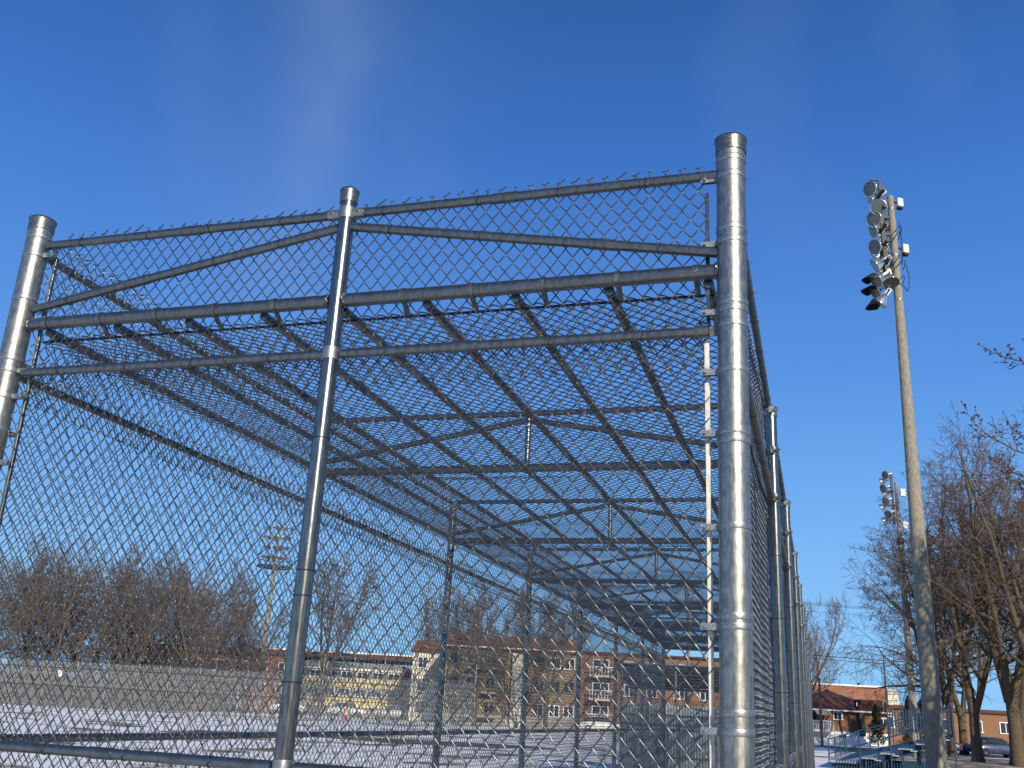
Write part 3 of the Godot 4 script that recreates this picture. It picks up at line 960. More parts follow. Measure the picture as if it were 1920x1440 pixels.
func make_trees() -> void:
	# big maples beside the bleachers
	var kA := tree_kind({h = 21.0, r = 0.36, bole = 3.8, forks = 3, levels = 4, kids = [6, 5, 5, 5], ratio = [0.56, 0.55, 0.52, 0.5], angle = 0.98, lift = 0.35, clear = 0.15, min_r = 0.011, buds = 0.22, bud_size = 0.045}, 501)
	var kB := tree_kind({h = 20.0, r = 0.34, bole = 3.4, forks = 3, levels = 4, kids = [6, 5, 5, 5], ratio = [0.58, 0.55, 0.52, 0.5], angle = 1.0, lift = 0.3, clear = 0.12, min_r = 0.011, buds = 0.22, bud_size = 0.045}, 502)
	var g := "bare maples beside the bleachers"
	var a := tree_thing("maple_tree", kA, M.twig, "big bare maple with a stout sunlit trunk beyond the concrete pole", site(31.0, 61.0), 0.4, g)
	var b := tree_thing("maple_tree", kB, M.twig, "bare maple with a ring-shaped knot scar on its trunk", site(31.3, 57.0), 1.7, g)
	# the knot
	var kn := MB.new()
	for i in 14:
		var t0 := TAU * i / 14.0
		var t1 := TAU * (i + 1) / 14.0
		kn.bar(Vector3(cos(t0), sin(t0), 0) * 0.17, Vector3(cos(t1), sin(t1), 0) * 0.17, 0.05, 6, false)
	var kp := put("knot", kn.mesh(M.bark), b)
	kp.position = (Vector3(0, 2.75, 0) + (-fwd) * 0.40).rotated(Vector3.UP, 0.0)
	kp.position = Basis(Vector3.UP, -1.7) * kp.position
	kp.rotation.y = YAW - 1.7
	copy_of(a, "bare maple leaning over the bleachers' back guard", site(29.4, 68.0), 2.6, Vector3(0.74, 0.76, 0.74))
	copy_of(b, "bare maple with a dark shaded trunk nearest the concrete pole", site(29.6, 63.0), 3.6, Vector3(0.85, 0.92, 0.85)).get_node("knot").queue_free()
	copy_of(a, "slender bare maple between the parked cars and the stout maple", site(33.0, 74.0), 4.4, Vector3(0.7, 0.95, 0.7))
	copy_of(b, "bare maple farther along, trunk forked low", site(34.3, 62.0), 5.3, Vector3(1, 1.02, 1)).get_node("knot").queue_free()
	copy_of(a, "bare maple over the parked blue car", site(37.2, 72.0), 0.9, Vector3(0.95, 1.0, 0.95))
	copy_of(b, "bare maple behind the row at the car park edge", site(38.4, 84.0), 2.1, Vector3(0.9, 0.95, 0.9)).get_node("knot").queue_free()
	copy_of(a, "bare maple rising over the brick house roof", site(41.5, 88.0), 3.3, Vector3(0.85, 0.85, 0.85))

	# the close tree whose limbs reach in and whose shadow falls on the concrete pole
	var kN := tree_kind({h = 12.5, r = 0.30, bole = 2.6, forks = 3, levels = 4, kids = [7, 6, 5, 4], ratio = [0.52, 0.55, 0.5, 0.5], angle = 0.85, lift = 0.9, clear = 0.2, min_r = 0.007, buds = 0.6, bud_size = 0.042}, 503)
	tree_thing("maple_tree", kN, M.twig, "budding maple with thick clustered buds reaching past the concrete pole", site(14.35, 18.5), 0.3, g)

	# the line of trees across the field
	var kC := tree_kind({h = 13.8, r = 0.26, bole = 1.6, forks = 4, levels = 4, kids = [6, 5, 5, 4], ratio = [0.56, 0.56, 0.54, 0.55], angle = 0.72, lift = 1.3, clear = 0.10, min_r = 0.013, buds = 0.0, bud_size = 0.05}, 511)
	var kD := tree_kind({h = 13.0, r = 0.22, bole = 1.2, forks = 4, levels = 4, kids = [6, 5, 5, 4], ratio = [0.54, 0.56, 0.54, 0.55], angle = 0.75, lift = 1.3, clear = 0.10, min_r = 0.013, buds = 0.0, bud_size = 0.05}, 512)
	var g2 := "leafless trees across the field"
	var lab := "leafless many-stemmed tree in the thicket behind the tall field fence"
	var c := tree_thing("field_tree", kC, M.twig, lab, site(-46.5, 90.0), 0.2, g2)
	var d := tree_thing("field_tree", kD, M.twig, lab, site(-41.8, 92.0), 1.0, g2)
	var n := 0
	for s in [[-37.8, 87.0, 1.04], [-36.2, 97.0, 0.86], [-32.6, 91.0, 1.04], [-29.4, 95.0, 0.88], [-26.6, 91.0, 0.98], [-23.6, 97.0, 0.82], [-51.0, 93.0, 1.0], [-44.6, 98.0, 0.98], [-40.0, 99.0, 1.08], [-34.9, 102.0, 1.06], [-30.6, 104.0, 1.03], [-48.2, 88.0, 0.95]]:
		var own: String = {3: "leafless tree before the tan row's balcony rail", 5: "smaller leafless tree beside the ring-platform mast", 0: "leafless tree behind the fence bay with the white notice", 6: "leafless tree behind the low fence"}.get(n, lab)
		copy_of(c if n % 2 == 0 else d, own, site(s[0], s[1]), n * 1.3 + 0.5, Vector3.ONE * s[2])
		n += 1
	# brush under them
	rng.seed = 530
	var br := MB.new()
	for i in 1900:
		var lx := rng.randf_range(-56.0, -26.0)
		var q := site(lx, rng.randf_range(84.5, 100.0))
		var hh := rng.randf_range(1.2, 3.6)
		var ln := Vector3(rng.randf_range(-0.5, 0.5), 1, rng.randf_range(-0.5, 0.5))
		br.tube(PackedVector3Array([q, q + ln * hh * 0.5, q + ln * hh + Vector3(rng.randf_range(-0.4, 0.4), 0, rng.randf_range(-0.4, 0.4))]), PackedFloat32Array([0.03, 0.02, 0.012]), 3)
		for j in 3:
			var c0 := q + ln * hh * rng.randf_range(0.3, 0.9)
			br.tube(PackedVector3Array([c0, c0 + Vector3(rng.randf_range(-0.7, 0.7), rng.randf_range(0.2, 0.9), rng.randf_range(-0.7, 0.7))]), PackedFloat32Array([0.014, 0.01]), 3)
	var bo := put("brush", br.mesh(M.twig), self, Vector3.ZERO, "stuff")
	tag(bo, "tangle of bare brown brush under the trees behind the field fence", "brush")
	# taller trees in front of and behind the flats
	var kE := tree_kind({h = 17.0, r = 0.26, bole = 3.6, forks = 3, levels = 4, kids = [7, 5, 5, 4], ratio = [0.46, 0.55, 0.54, 0.55], angle = 0.6, lift = 1.5, clear = 0.15, min_r = 0.013, buds = 0.0, bud_size = 0.05}, 521)
	var e := tree_thing("street_tree", kE, M.twig, "thin bare street tree in front of the yellow-panelled flats", site(-17.3, 102.0), 0.7, "bare street trees")
	copy_of(e, "bare street tree behind the cream wing of the brown-roofed flats", site(-7.4, 125.0), 2.0, Vector3(1, 1.0, 1))
	copy_of(e, "bare street tree behind the chimney of the brown-roofed flats", site(-2.6, 128.0), 3.1, Vector3(1.0, 1.06, 1.0))
	copy_of(e, "bare street tree above the end of the long brown roof", site(4.9, 127.0), 4.4, Vector3(0.95, 1.04, 0.95))
	copy_of(e, "bare street tree above the flat-roofed tan block", site(9.0, 126.0), 5.2, Vector3(0.95, 1.03, 0.95))
	copy_of(e, "bare street tree in front of the mansard flats' windows", site(-1.8, 93.0), 0.2, Vector3(0.8, 0.72, 0.8))
	copy_of(e, "bare street tree in front of the tan flats beside the cream column", site(4.6, 92.0), 2.9, Vector3(0.75, 0.66, 0.75))
	var kF := tree_kind({h = 17.5, r = 0.3, bole = 3.0, forks = 4, levels = 4, kids = [7, 5, 5, 4], ratio = [0.62, 0.58, 0.55, 0.55], angle = 0.72, lift = 1.2, clear = 0.08, min_r = 0.014, buds = 0.0, bud_size = 0.05}, 524)
	tree_thing("street_tree", kF, M.twig, "wide fan-shaped bare tree behind the bungalow", site(37.4, 124.0), 1.2, "bare street trees")

func conifer(called: String, label: String, at: Vector3, h: float, r: float, m: Material, seed_: int) -> Node3D:
	rng.seed = seed_
	var o := thing(called, label, "shrub", at)
	var st := MB.new()
	st.cone(Vector3(0, -0.05, 0), Vector3(0, h * 0.9, 0), 0.07, 0.015, 8)
	put("trunk", st.mesh(M.bark), o)
	var b := MB.new()
	for i in int(2600 * r):
		var f := pow(rng.randf(), 0.8)
		var y := 0.1 + f * (h - 0.1)
		var rr := r * (1.0 - pow(f, 2.2)) * (0.55 + 0.45 * rng.randf()) * (0.85 + 0.3 * sin(y * 5.0 + seed_))
		var a := rng.randf() * TAU
		var c := Vector3(cos(a) * rr, y, sin(a) * rr)
		var out := Vector3(cos(a), rng.randf_range(0.2, 1.4), sin(a)).normalized() * rng.randf_range(0.12, 0.3)
		var sd := Vector3(-sin(a), rng.randf_range(-0.4, 0.4), cos(a)) * rng.randf_range(0.04, 0.1)
		b.tri(c - sd, c + sd, c + out)
	put("crown", b.mesh(m), o)
	return o

# ---------------------------------------------------------------- buildings
func window_part(parent: Node, at: Vector3, w: float, h: float, panes := 2, fm: Material = null) -> void:
	var fmat: Material = fm if fm else M.frame_white
	var b := MB.new()
	var t := 0.09
	b.box(Vector3(0, h * 0.5 - t * 0.5, 0), Vector3(w, t, 0.12))
	b.box(Vector3(0, -h * 0.5 + t * 0.5, 0.03), Vector3(w + 0.16, t, 0.2))
	b.box(Vector3(-w * 0.5 + t * 0.5, 0, 0), Vector3(t, h - 2 * t, 0.118))
	b.box(Vector3(w * 0.5 - t * 0.5, 0, 0), Vector3(t, h - 2 * t, 0.118))
	for i in panes - 1:
		b.box(Vector3(-w * 0.5 + w * (i + 1) / panes, 0, 0), Vector3(0.07, h - 2 * t, 0.10))
	var o := put("window", b.mesh(fmat), parent, at)
	box_part("pane", o, Vector3(w - 2 * t, h - 2 * t, 0.02), Vector3(0, 0, -0.03), M.glass)

func make_buildings() -> void:
	# A: the long two-storey row with yellow panels, beyond the outfield
	var D := 120.0
	var o := thing("row_flats", "long low flats with yellow panels between red brick blocks", "building", site(-28.0, D), YAW)
	# local x = rgt, local +z = towards the camera
	box_part("wall", o, Vector3(18.0, 6.0, 9.0), Vector3(-8.6, 3.0, -4.6), M.brick_tan)
	box_part("brick_block", o, Vector3(4.2, 6.3, 9.5), Vector3(1.7, 3.15, -4.4), M.brick_red)
	box_part("wall", o, Vector3(13.0, 5.9, 9.0), Vector3(10.35, 2.95, -4.6), M.grey_panel)
	box_part("brick_block", o, Vector3(5.4, 5.5, 9.4), Vector3(19.6, 2.75, -4.4), M.brick_red)
	var rf := box_part("roof", o, Vector3(40.6, 0.75, 10.6), Vector3(2.3, 6.70, -4.6), M.roof_brown, 0.05)
	box_part("fascia", rf, Vector3(40.8, 0.16, 0.12), Vector3(0, 0.32, 5.33), M.frame_white)
	for i in 6:
		var x := -16.6 + i * 2.9
		window_part(o, Vector3(x, 4.9, -0.04), 1.6, 1.3)
		window_part(o, Vector3(x, 2.0, -0.04), 1.6, 1.5, 2)
		if i % 2 == 0:
			box_part("door", o, Vector3(0.95, 2.1, 0.1), Vector3(x + 1.5, 1.05, -0.05), M.orange if i == 2 else M.wood_pole, 0.01)
	var bal := box_part("balcony", o, Vector3(17.6, 0.28, 1.3), Vector3(-8.6, 3.42, 0.6), M.stucco, 0.02)
	for i in 30:
		box_part("baluster", bal, Vector3(0.06, 0.85, 0.05), Vector3(-8.6 + i * 0.593, 0.56, 0.6), M.frame_white)
	box_part("handrail", bal, Vector3(17.6, 0.08, 0.08), Vector3(0, 1.02, 0.6), M.frame_white)
	for r in 2:
		box_part("yellow_panel", o, Vector3(12.9, 1.02, 0.16), Vector3(10.35, 3.62 - r * 2.15, 0.0), M.yellow, 0.01)
	box_part("white_band", o, Vector3(12.9, 0.22, 0.30), Vector3(10.35, 5.18, 0.05), M.frame_white, 0.01)
	for i in 7:
		var x2 := 4.8 + i * 1.85
		window_part(o, Vector3(x2, 4.55, -0.04), 1.3, 0.85)
		window_part(o, Vector3(x2, 2.58, -0.04), 1.3, 0.95)
	for xx in [0.7, 2.7]:
		window_part(o, Vector3(xx, 5.0, 0.40), 0.8, 1.1, 1)
		window_part(o, Vector3(xx, 2.6, 0.40), 0.8, 1.1, 1)
	for xx2 in [18.2, 20.9]:
		window_part(o, Vector3(xx2, 3.9, 0.34), 0.9, 1.1, 1)
		window_part(o, Vector3(xx2, 1.5, 0.34), 0.9, 1.1, 1)

	# B: three-storey tan flats with a brown mansard roof
	D = 100.0
	var p := thing("mansard_flats", "tan brick flats with long brown mansard roof and cream stair column", "building", site(0.0, D), YAW)
	box_part("wall", p, Vector3(13.4, 7.2, 10.0), Vector3(1.35, 3.6, -5.1), M.brick_tan)
	var mr := MB.new()
	mr.prism(PackedVector2Array([Vector2(-5.6, 7.2), Vector2(8.3, 7.2), Vector2(8.2, 7.45), Vector2(7.7, 8.5), Vector2(-5.0, 8.5), Vector2(-5.5, 7.45)]), -10.4, 0.35)
	var mro := put("roof", mr.mesh(M.roof_brown), p)
	box_part("eave_trim", mro, Vector3(13.9, 0.14, 0.1), Vector3(1.35, 7.36, 0.40), M.stucco)
	box_part("chimney", mro, Vector3(1.3, 1.5, 1.2), Vector3(-2.4, 8.7, -2.0), M.brick_brown, 0.02)
	box_part("stair_column", p, Vector3(1.1, 6.9, 0.6), Vector3(2.05, 3.45, 0.1), M.stucco, 0.02)
	for r2 in 3:
		for x3 in [-4.3, -2.4, -0.6, 4.2, 5.8, 7.2]:
			window_part(p, Vector3(x3, 6.2 - r2 * 2.25, -0.06), 1.05, 1.15, 2, M.frame_white if x3 > 5.0 and r2 != 1 else M.stucco_dark)
		box_part("balcony", p, Vector3(3.0, 0.16, 1.1), Vector3(-1.4, 5.3 - r2 * 2.25, 0.5), M.grey_panel, 0.02)
	box_part("base_course", p, Vector3(13.5, 1.1, 10.2), Vector3(1.35, 0.55, -5.1), M.grey_panel)
	# its cream wing
	var wing := thing("cream_wing", "cream rendered house with hipped brown roof beside the mansard flats", "building", site(-7.0, 108.0), YAW)
	box_part("wall", wing, Vector3(4.6, 7.0, 8.0), Vector3(0.3, 3.5, -4.0), M.stucco)
	var wr := MB.new()
	wr.prism(PackedVector2Array([Vector2(-2.3, 7.0), Vector2(2.9, 7.0), Vector2(2.4, 8.2), Vector2(-1.6, 8.2)]), -8.3, 0.3)
	put("roof", wr.mesh(M.roof_brown), wing)
	for y in [5.9, 3.6, 1.4]:
		window_part(wing, Vector3(-0.9, y, 0.06), 1.0, 1.2)
		window_part(wing, Vector3(1.3, y, 0.06), 1.0, 1.2)
	# C: flat-roofed brown brick block
	var q := thing("brick_flats", "flat-roofed brown brick flats with white balconies", "building", site(12.6, 103.0), YAW)
	box_part("wall", q, Vector3(21.0, 7.4, 9.0), Vector3(6.2, 3.7, -4.6), M.brick_brown)
	box_part("roof", q, Vector3(21.4, 0.3, 9.4), Vector3(6.2, 7.55, -4.6), M.shingle, 0.03)
	for r3 in 3:
		var y3 := 6.3 - r3 * 2.25
		window_part(q, Vector3(-2.0, y3, -0.06), 1.7, 1.3)
		window_part(q, Vector3(0.9, y3, -0.06), 1.1, 1.2)
		for x6 in [3.2, 6.0, 8.6, 11.4, 14.0]:
			window_part(q, Vector3(x6, y3, -0.06), 1.1, 1.2)
		var bb := box_part("balcony", q, Vector3(2.6, 0.18, 1.3), Vector3(-2.0, y3 - 1.05, 0.55), M.stucco, 0.02)
		for i in 9:
			box_part("baluster", bb, Vector3(0.05, 0.8, 0.04), Vector3(-1.22 + i * 0.305, 0.48, 0.6), M.frame_white)
		box_part("handrail", bb, Vector3(2.6, 0.07, 0.07), Vector3(0, 0.9, 0.6), M.frame_white)

	# bungalow beyond the bleachers
	D = 105.0
	var h := thing("bungalow", "brown brick bungalow with hipped brown roof and white balcony", "house", site(36.0, D), YAW)
	box_part("wall", h, Vector3(9.0, 2.05, 8.0), Vector3(-0.1, 2.2, -4.1), M.brick_brown)
	box_part("foundation", h, Vector3(9.1, 1.2, 8.1), Vector3(-0.1, 0.6, -4.1), M.white)
	var hr := MB.new()
	var e0 := [Vector3(-5.0, 3.28, 0.5), Vector3(4.7, 3.28, 0.5), Vector3(4.7, 3.28, -8.7), Vector3(-5.0, 3.28, -8.7)]
	var r0 := Vector3(-1.0, 5.25, -3.4)
	var r1 := Vector3(0.2, 5.25, -4.6)
	hr.tri(e0[0], e0[1], r0); hr.tri(e0[1], r1, r0); hr.tri(e0[1], e0[2], r1); hr.tri(e0[2], e0[3], r1); hr.tri(e0[3], r0, r1); hr.tri(e0[3], e0[0], r0)
	hr.quad(e0[0], e0[1], e0[2], e0[3], Vector3.DOWN)
	var hro := put("roof", hr.mesh(M.shingle), h)
	var gb := MB.new()
	gb.prism(PackedVector2Array([Vector2(1.1, 3.2), Vector2(4.75, 3.2), Vector2(4.2, 4.2), Vector2(3.4, 4.45), Vector2(1.6, 4.45)]), -3.0, 0.62)
	put("dormer", gb.mesh(M.shingle), hro)
	box_part("vent_pipe", hro, Vector3(0.10, 0.42, 0.10), Vector3(1.25, 3.95, 0.05), M.frame_white)
	box_part("vent_pipe", hro, Vector3(0.12, 0.5, 0.12), Vector3(3.7, 4.05, 0.70), M.frame_white)
	box_part("roof_vent", hro, Vector3(0.4, 0.25, 0.4), Vector3(-0.5, 5.3, -3.9), M.black, 0.02)
	box_part("gutter", h, Vector3(9.7, 0.14, 0.12), Vector3(-0.15, 3.24, 0.58), M.frame_white, 0.01)
	window_part(h, Vector3(-0.75, 2.72, -0.06), 0.95, 0.80)
	window_part(h, Vector3(-0.4, 0.75, 0.0), 0.9, 0.5)
	window_part(h, Vector3(3.9, 2.3, -0.06), 0.9, 0.9)
	box_part("door", h, Vector3(0.9, 1.95, 0.08), Vector3(-3.4, 2.2, -0.06), M.black, 0.01)
	var aw := MB.new()
	aw.prism(PackedVector2Array([Vector2(0, 0), Vector2(1.3, -0.45), Vector2(1.3, -0.62), Vector2(0, -0.1)]), -0.75, 0.75)
	var awo := put("awning", aw.mesh(M.awning), h, Vector3(-2.55, 3.35, 0.0))
	awo.rotation.y = -PI / 2
	var hb := box_part("balcony", h, Vector3(2.2, 0.18, 1.4), Vector3(-2.7, 1.2, 0.62), M.white, 0.02)
	for i in 13:
		box_part("baluster", hb, Vector3(0.07, 0.85, 0.05), Vector3(-1.03 + i * 0.172, 0.5, 0.65), M.frame_white)
	box_part("handrail", hb, Vector3(2.2, 0.1, 0.09), Vector3(0, 0.95, 0.65), M.frame_white)
	box_part("chimney", h, Vector3(0.55, 2.9, 0.5), Vector3(1.55, 2.3, 0.3), M.steel_dark, 0.02)
	# brick warehouse behind it
	var wh := thing("brick_warehouse", "wide orange brick building with tan stone end bay behind the bungalow", "building", site(46.5, 140.0), YAW)
	box_part("wall", wh, Vector3(17.0, 7.1, 14.0), Vector3(-1.0, 3.55, -7.1), M.brick_orange)
	box_part("stone_bay", wh, Vector3(1.5, 7.0, 14.0), Vector3(8.3, 3.5, -7.0), M.stucco)
	for i in 8:
		box_part("stone_course", wh, Vector3(1.54, 0.06, 0.06), Vector3(8.3, 0.7 + i * 0.8, 0.01), M.grey_panel)
	box_part("parapet", wh, Vector3(17.3, 0.22, 14.3), Vector3(-1.0, 7.2, -7.1), M.frame_white, 0.02)
	box_part("rooftop_hut", wh, Vector3(3.6, 1.4, 3.0), Vector3(-6.9, 8.0, -5.0), M.brick_brown, 0.02)
	box_part("roof_vent", wh, Vector3(0.35, 0.5, 0.35), Vector3(4.7, 7.5, -3.0), M.black, 0.02)
	# unseen building added behind the camera to give the shiny posts a dark reflection
	var sc := thing("added_unseen_building", "long brown brick block added behind the camera for the posts to mirror", "building", Vector3(26.0, 0, 42.0), deg_to_rad(180.0 - 42.0 + 72.0))
	box_part("wall", sc, Vector3(64.0, 14.0, 12.0), Vector3(0, 7.0, -6.0), M.brick_brown)
	box_part("roof", sc, Vector3(64.6, 0.5, 12.6), Vector3(0, 14.25, -6.0), M.shingle, 0.03)
	for i in 16:
		for r4 in 4:
			window_part(sc, Vector3(-29.0 + i * 3.9, 2.2 + r4 * 3.4, 0.04), 2.2, 1.7, 2)
	# brick house beyond the maples
	var bh := thing("brick_house", "brown brick house glimpsed between the maple trunks", "house", site(50.0, 118.0), YAW)
	box_part("wall", bh, Vector3(22.0, 4.0, 9.0), Vector3(1.0, 2.0, -4.6), M.brick_brown)
	box_part("roof", bh, Vector3(22.8, 0.4, 9.8), Vector3(1.0, 4.2, -4.6), M.shingle, 0.04)
	for i in 6:
		window_part(bh, Vector3(-8.0 + i * 3.4, 2.5, -0.06), 1.4, 1.3)
	box_part("door", bh, Vector3(1.0, 2.1, 0.1), Vector3(-6.0, 1.05, -0.05), M.frame_white, 0.01)

# ---------------------------------------------------------------- field fence
func make_fence() -> void:
	var link := link_mesh(2.4, 3.45, 0.0021, 3, false, false, false, 120, M.wire)
	var f := thing("field_fence", "tall chain-link fence along the far side of the snowy field", "fence", site(-40.0, 80.0), YAW)
	for i in 17:
		bar_part("fence_post", f, Vector3(i * 2.4, 0, 0), Vector3(i * 2.4, 3.52 if i < 10 else 4.95, 0), 0.06, M.galv, 8)
		if i < 16:
			put("wire_mesh", link, f, Vector3(i * 2.4, 0.05, -0.05), "stuff")
			box_part("windscreen", f, Vector3(2.36, 3.3, 0.004), Vector3(i * 2.4 + 1.2, 1.75, -0.09), M.screen)
			if i >= 9:
				put("wire_mesh", link, f, Vector3(i * 2.4, 1.50, -0.055), "stuff")
	for y in [3.5, 2.95, 1.6]:
		bar_part("fence_rail", f, Vector3(0, y, 0), Vector3(16 * 2.4, y, 0), 0.028, M.galv_old, 8)
	bar_part("fence_rail", f, Vector3(9 * 2.4, 4.9, 0), Vector3(16 * 2.4, 4.9, 0), 0.028, M.galv_old, 8)
	box_part("notice", f, Vector3(0.3, 0.45, 0.02), Vector3(5.9, 2.5, 0.05), M.white)
	var lo := thing("low_fence", "low chain-link fence joining the tall field fence", "fence", site(-52.0, 81.0), YAW)
	var link2 := link_mesh(2.4, 1.9, 0.0021, 3, false, false, false, 121, M.wire)
	for i in 6:
		bar_part("fence_post", lo, Vector3(i * 2.38, 0, 0), Vector3(i * 2.38, 2.0, 0), 0.045, M.galv, 8)
		if i < 5:
			put("wire_mesh", link2, lo, Vector3(i * 2.38, 0.05, -0.05), "stuff")
	bar_part("fence_rail", lo, Vector3(0, 1.97, 0), Vector3(11.9, 1.97, 0), 0.028, M.galv_old, 8)

# ---------------------------------------------------------------- bleachers
func make_bleachers() -> void:
	var near := site(13.6, 42.0)
	var ax := (rgt * 5.2 + fwd * 13.0).normalized()       # along the rows, away from the camera
	var up_x := Vector3(-ax.z, 0, ax.x)                   # the way the rows climb
	var o := thing("bleachers", "blue steel bleachers with grey planks and slatted back guard", "bleachers", near)
	o.basis = Basis(up_x, Vector3.UP, -ax)
	var Ln := 14.0
	box_part("walkway", o, Vector3(1.15, 0.08, Ln), Vector3(0.55, 0.27, -Ln * 0.5), M.plank, 0.008)
	for r in 5:
		var x := 1.45 + r * 0.68
		var y := 0.46 + r * 0.215
		box_part("seat_plank", o, Vector3(0.27, 0.05, Ln), Vector3(x, y, -Ln * 0.5), M.plank, 0.006)
		box_part("seat_plank", o, Vector3(0.27, 0.05, Ln), Vector3(x + 0.29, y, -Ln * 0.5), M.plank, 0.006)
		if r > 0:
			box_part("foot_plank", o, Vector3(0.26, 0.045, Ln), Vector3(x - 0.22, y - 0.27, -Ln * 0.5), M.plank, 0.006)
	for k in 8:
		var z := -0.15 - k * (Ln - 0.3) / 7.0
		var b := MB.new()
		b.bar(Vector3(0, 0.2, z), Vector3(4.7, 1.45, z), 0.03, 6)
		b.bar(Vector3(0, 0.08, z), Vector3(4.7, 0.08, z), 0.03, 6)
		for r2 in 6:
			var x2 := 1.45 + r2 * 0.68
			if r2 < 5:
				b.bar(Vector3(x2, 0.05, z), Vector3(x2, 0.44 + r2 * 0.215, z), 0.025, 6)
		b.bar(Vector3(1.4, 0.1, z), Vector3(4.6, 1.3, z), 0.02, 6)
		put("support_frame", b.mesh(M.blue_paint), o)
	# back guard of upright slats, and end rails
	for i in 19:
		box_part("guard_slat", o, Vector3(0.075, 1.2, 0.03), Vector3(2.3 + i * 0.135, 1.98 + i * 0.012, -Ln - 0.06), M.blue_paint)
	for i in 8:
		box_part("guard_slat", o, Vector3(0.03, 1.15, 0.05), Vector3(4.72, 2.08, -0.1 - i * 1.9), M.blue_paint)
	for y3 in [1.55, 2.1, 2.64]:
		bar_part("guard_rail", o, Vector3(4.78, y3, 0), Vector3(4.78, y3, -Ln), 0.024, M.blue_paint, 8)
	for zz in [-0.02, -Ln]:
		for r3 in 5:
			var x4 := 0.05 + r3 * 1.18
			bar_part("guard_post", o, Vector3(x4, 0, zz), Vector3(x4, 1.15 + r3 * 0.38, zz), 0.03, M.blue_paint, 8)
		for h in [0.55, 1.1]:
			bar_part("guard_rail", o, Vector3(0.05, h, zz), Vector3(4.77, h + 1.52, zz), 0.022, M.blue_paint, 8)
	for s in [[-4.0, 0.05], [-8.0, 0.05], [-12.0, 0.05]]:
		bar_part("guard_post", o, Vector3(0.05, 0, s[0]), Vector3(0.05, 1.15, s[0]), 0.03, M.blue_paint, 8)
	for i in 40:
		box_part("skirt_slat", o, Vector3(0.03, 0.34, 0.03), Vector3(0.35 + i * 0.108, 0.2, 0.02), M.blue_paint)

# ---------------------------------------------------------------- cars and small things
func make_car(paint: Color, label: String, at: Vector3, turn: float) -> Node3D:
	var o := thing("parked_car", label, "car", at, turn, "cars parked round the field")
	var m := mat(paint, 0.3)
	m.clearcoat_enabled = true
	m.clearcoat = 0.6
	# lower shell: rounded sections along the length
	var b := MB.new()
	var prof := [[-2.15, 0.42, 0.62, 0.74], [-2.08, 0.30, 0.86, 0.80], [-1.4, 0.24, 0.96, 0.86], [-0.6, 0.22, 0.98, 0.87], [0.5, 0.22, 0.98, 0.87], [1.2, 0.22, 0.93, 0.86], [1.9, 0.26, 0.80, 0.82], [2.12, 0.34, 0.66, 0.74]]
	loft(b, prof, 0.10)
	put("body", b.mesh(m), o)
	var c := MB.new()
	loft(c, [[-1.75, 0.93, 0.97, 0.74], [-1.25, 0.93, 1.36, 0.66], [-0.7, 0.93, 1.45, 0.62], [0.0, 0.93, 1.45, 0.62], [0.45, 0.93, 1.32, 0.66], [1.05, 0.93, 0.97, 0.74]], 0.08)
	put("cabin_glass", c.mesh(M.glass), o)
	var r := MB.new()
	loft(r, [[-1.2, 1.38, 1.41, 0.60], [-0.7, 1.40, 1.48, 0.60], [0.0, 1.40, 1.48, 0.60], [0.38, 1.36, 1.40, 0.60]], 0.03)
	put("roof", r.mesh(m), o)
	for x in [-1.32, 1.32]:
		for z in [-0.76, 0.76]:
			var t := MB.new()
			t.lathe([[0.19, -0.10], [0.30, -0.10], [0.325, -0.06], [0.325, 0.06], [0.30, 0.10], [0.19, 0.10]], 20, Vector3.ZERO, Basis(Vector3.RIGHT, PI / 2))
			var wh := put("wheel", t.mesh(M.tyre), o, Vector3(x, 0.325, z))
			var q := MB.new()
			q.lathe([[0.0, -0.085], [0.195, -0.085], [0.195, 0.085], [0.0, 0.085]], 14, Vector3.ZERO, Basis(Vector3.RIGHT, PI / 2))
			put("rim", q.mesh(M.rim), wh)
	for z2 in [-0.62, 0.62]:
		box_part("headlight", o, Vector3(0.10, 0.12, 0.26), Vector3(2.03, 0.66, z2), M.headlight, 0.02)
		box_part("tail_light", o, Vector3(0.10, 0.15, 0.24), Vector3(-2.10, 0.74, z2), M.taillight, 0.02)
	return o

# sections [x, y_low, y_high, half_width] joined into one rounded shell along x
func loft(b: MB, secs: Array, ch: float) -> void:
	var rings := []
	for s in secs:
		var x: float = s[0]
		var l: float = s[1]
		var h: float = s[2]
		var w: float = s[3]
		var c: float = minf(ch, (h - l) * 0.45)
		rings.append([Vector3(x, l, -w + c), Vector3(x, l + c, -w), Vector3(x, h - c, -w * 0.97), Vector3(x, h - c * 0.3, -w * 0.97 + c * 0.7), Vector3(x, h, -w * 0.6), Vector3(x, h, w * 0.6), Vector3(x, h - c * 0.3, w * 0.97 - c * 0.7), Vector3(x, h - c, w * 0.97), Vector3(x, l + c, w), Vector3(x, l, w - c)])
	var st := SurfaceTool.new()
	st.begin(Mesh.PRIMITIVE_TRIANGLES)
	st.set_smooth_group(0)
	var n: int = rings[0].size()
	for i in rings.size() - 1:
		for j in n:
			var k := (j + 1) % n
			for p in [rings[i][j], rings[i + 1][j], rings[i][k], rings[i][k], rings[i + 1][j], rings[i + 1][k]]:
				st.add_vertex(p)
	for e in [0, rings.size() - 1]:
		for j in range(1, n - 1):
			st.add_vertex(rings[e][0])
			st.add_vertex(rings[e][j])
			st.add_vertex(rings[e][j + 1])
	st.index()
	st.generate_normals()
	var a := st.commit_to_arrays()
	var base := b.v.size()
	b.v.append_array(a[Mesh.ARRAY_VERTEX])
	b.n.append_array(a[Mesh.ARRAY_NORMAL])
	for q in a[Mesh.ARRAY_INDEX]:
		b.idx.append(base + q)

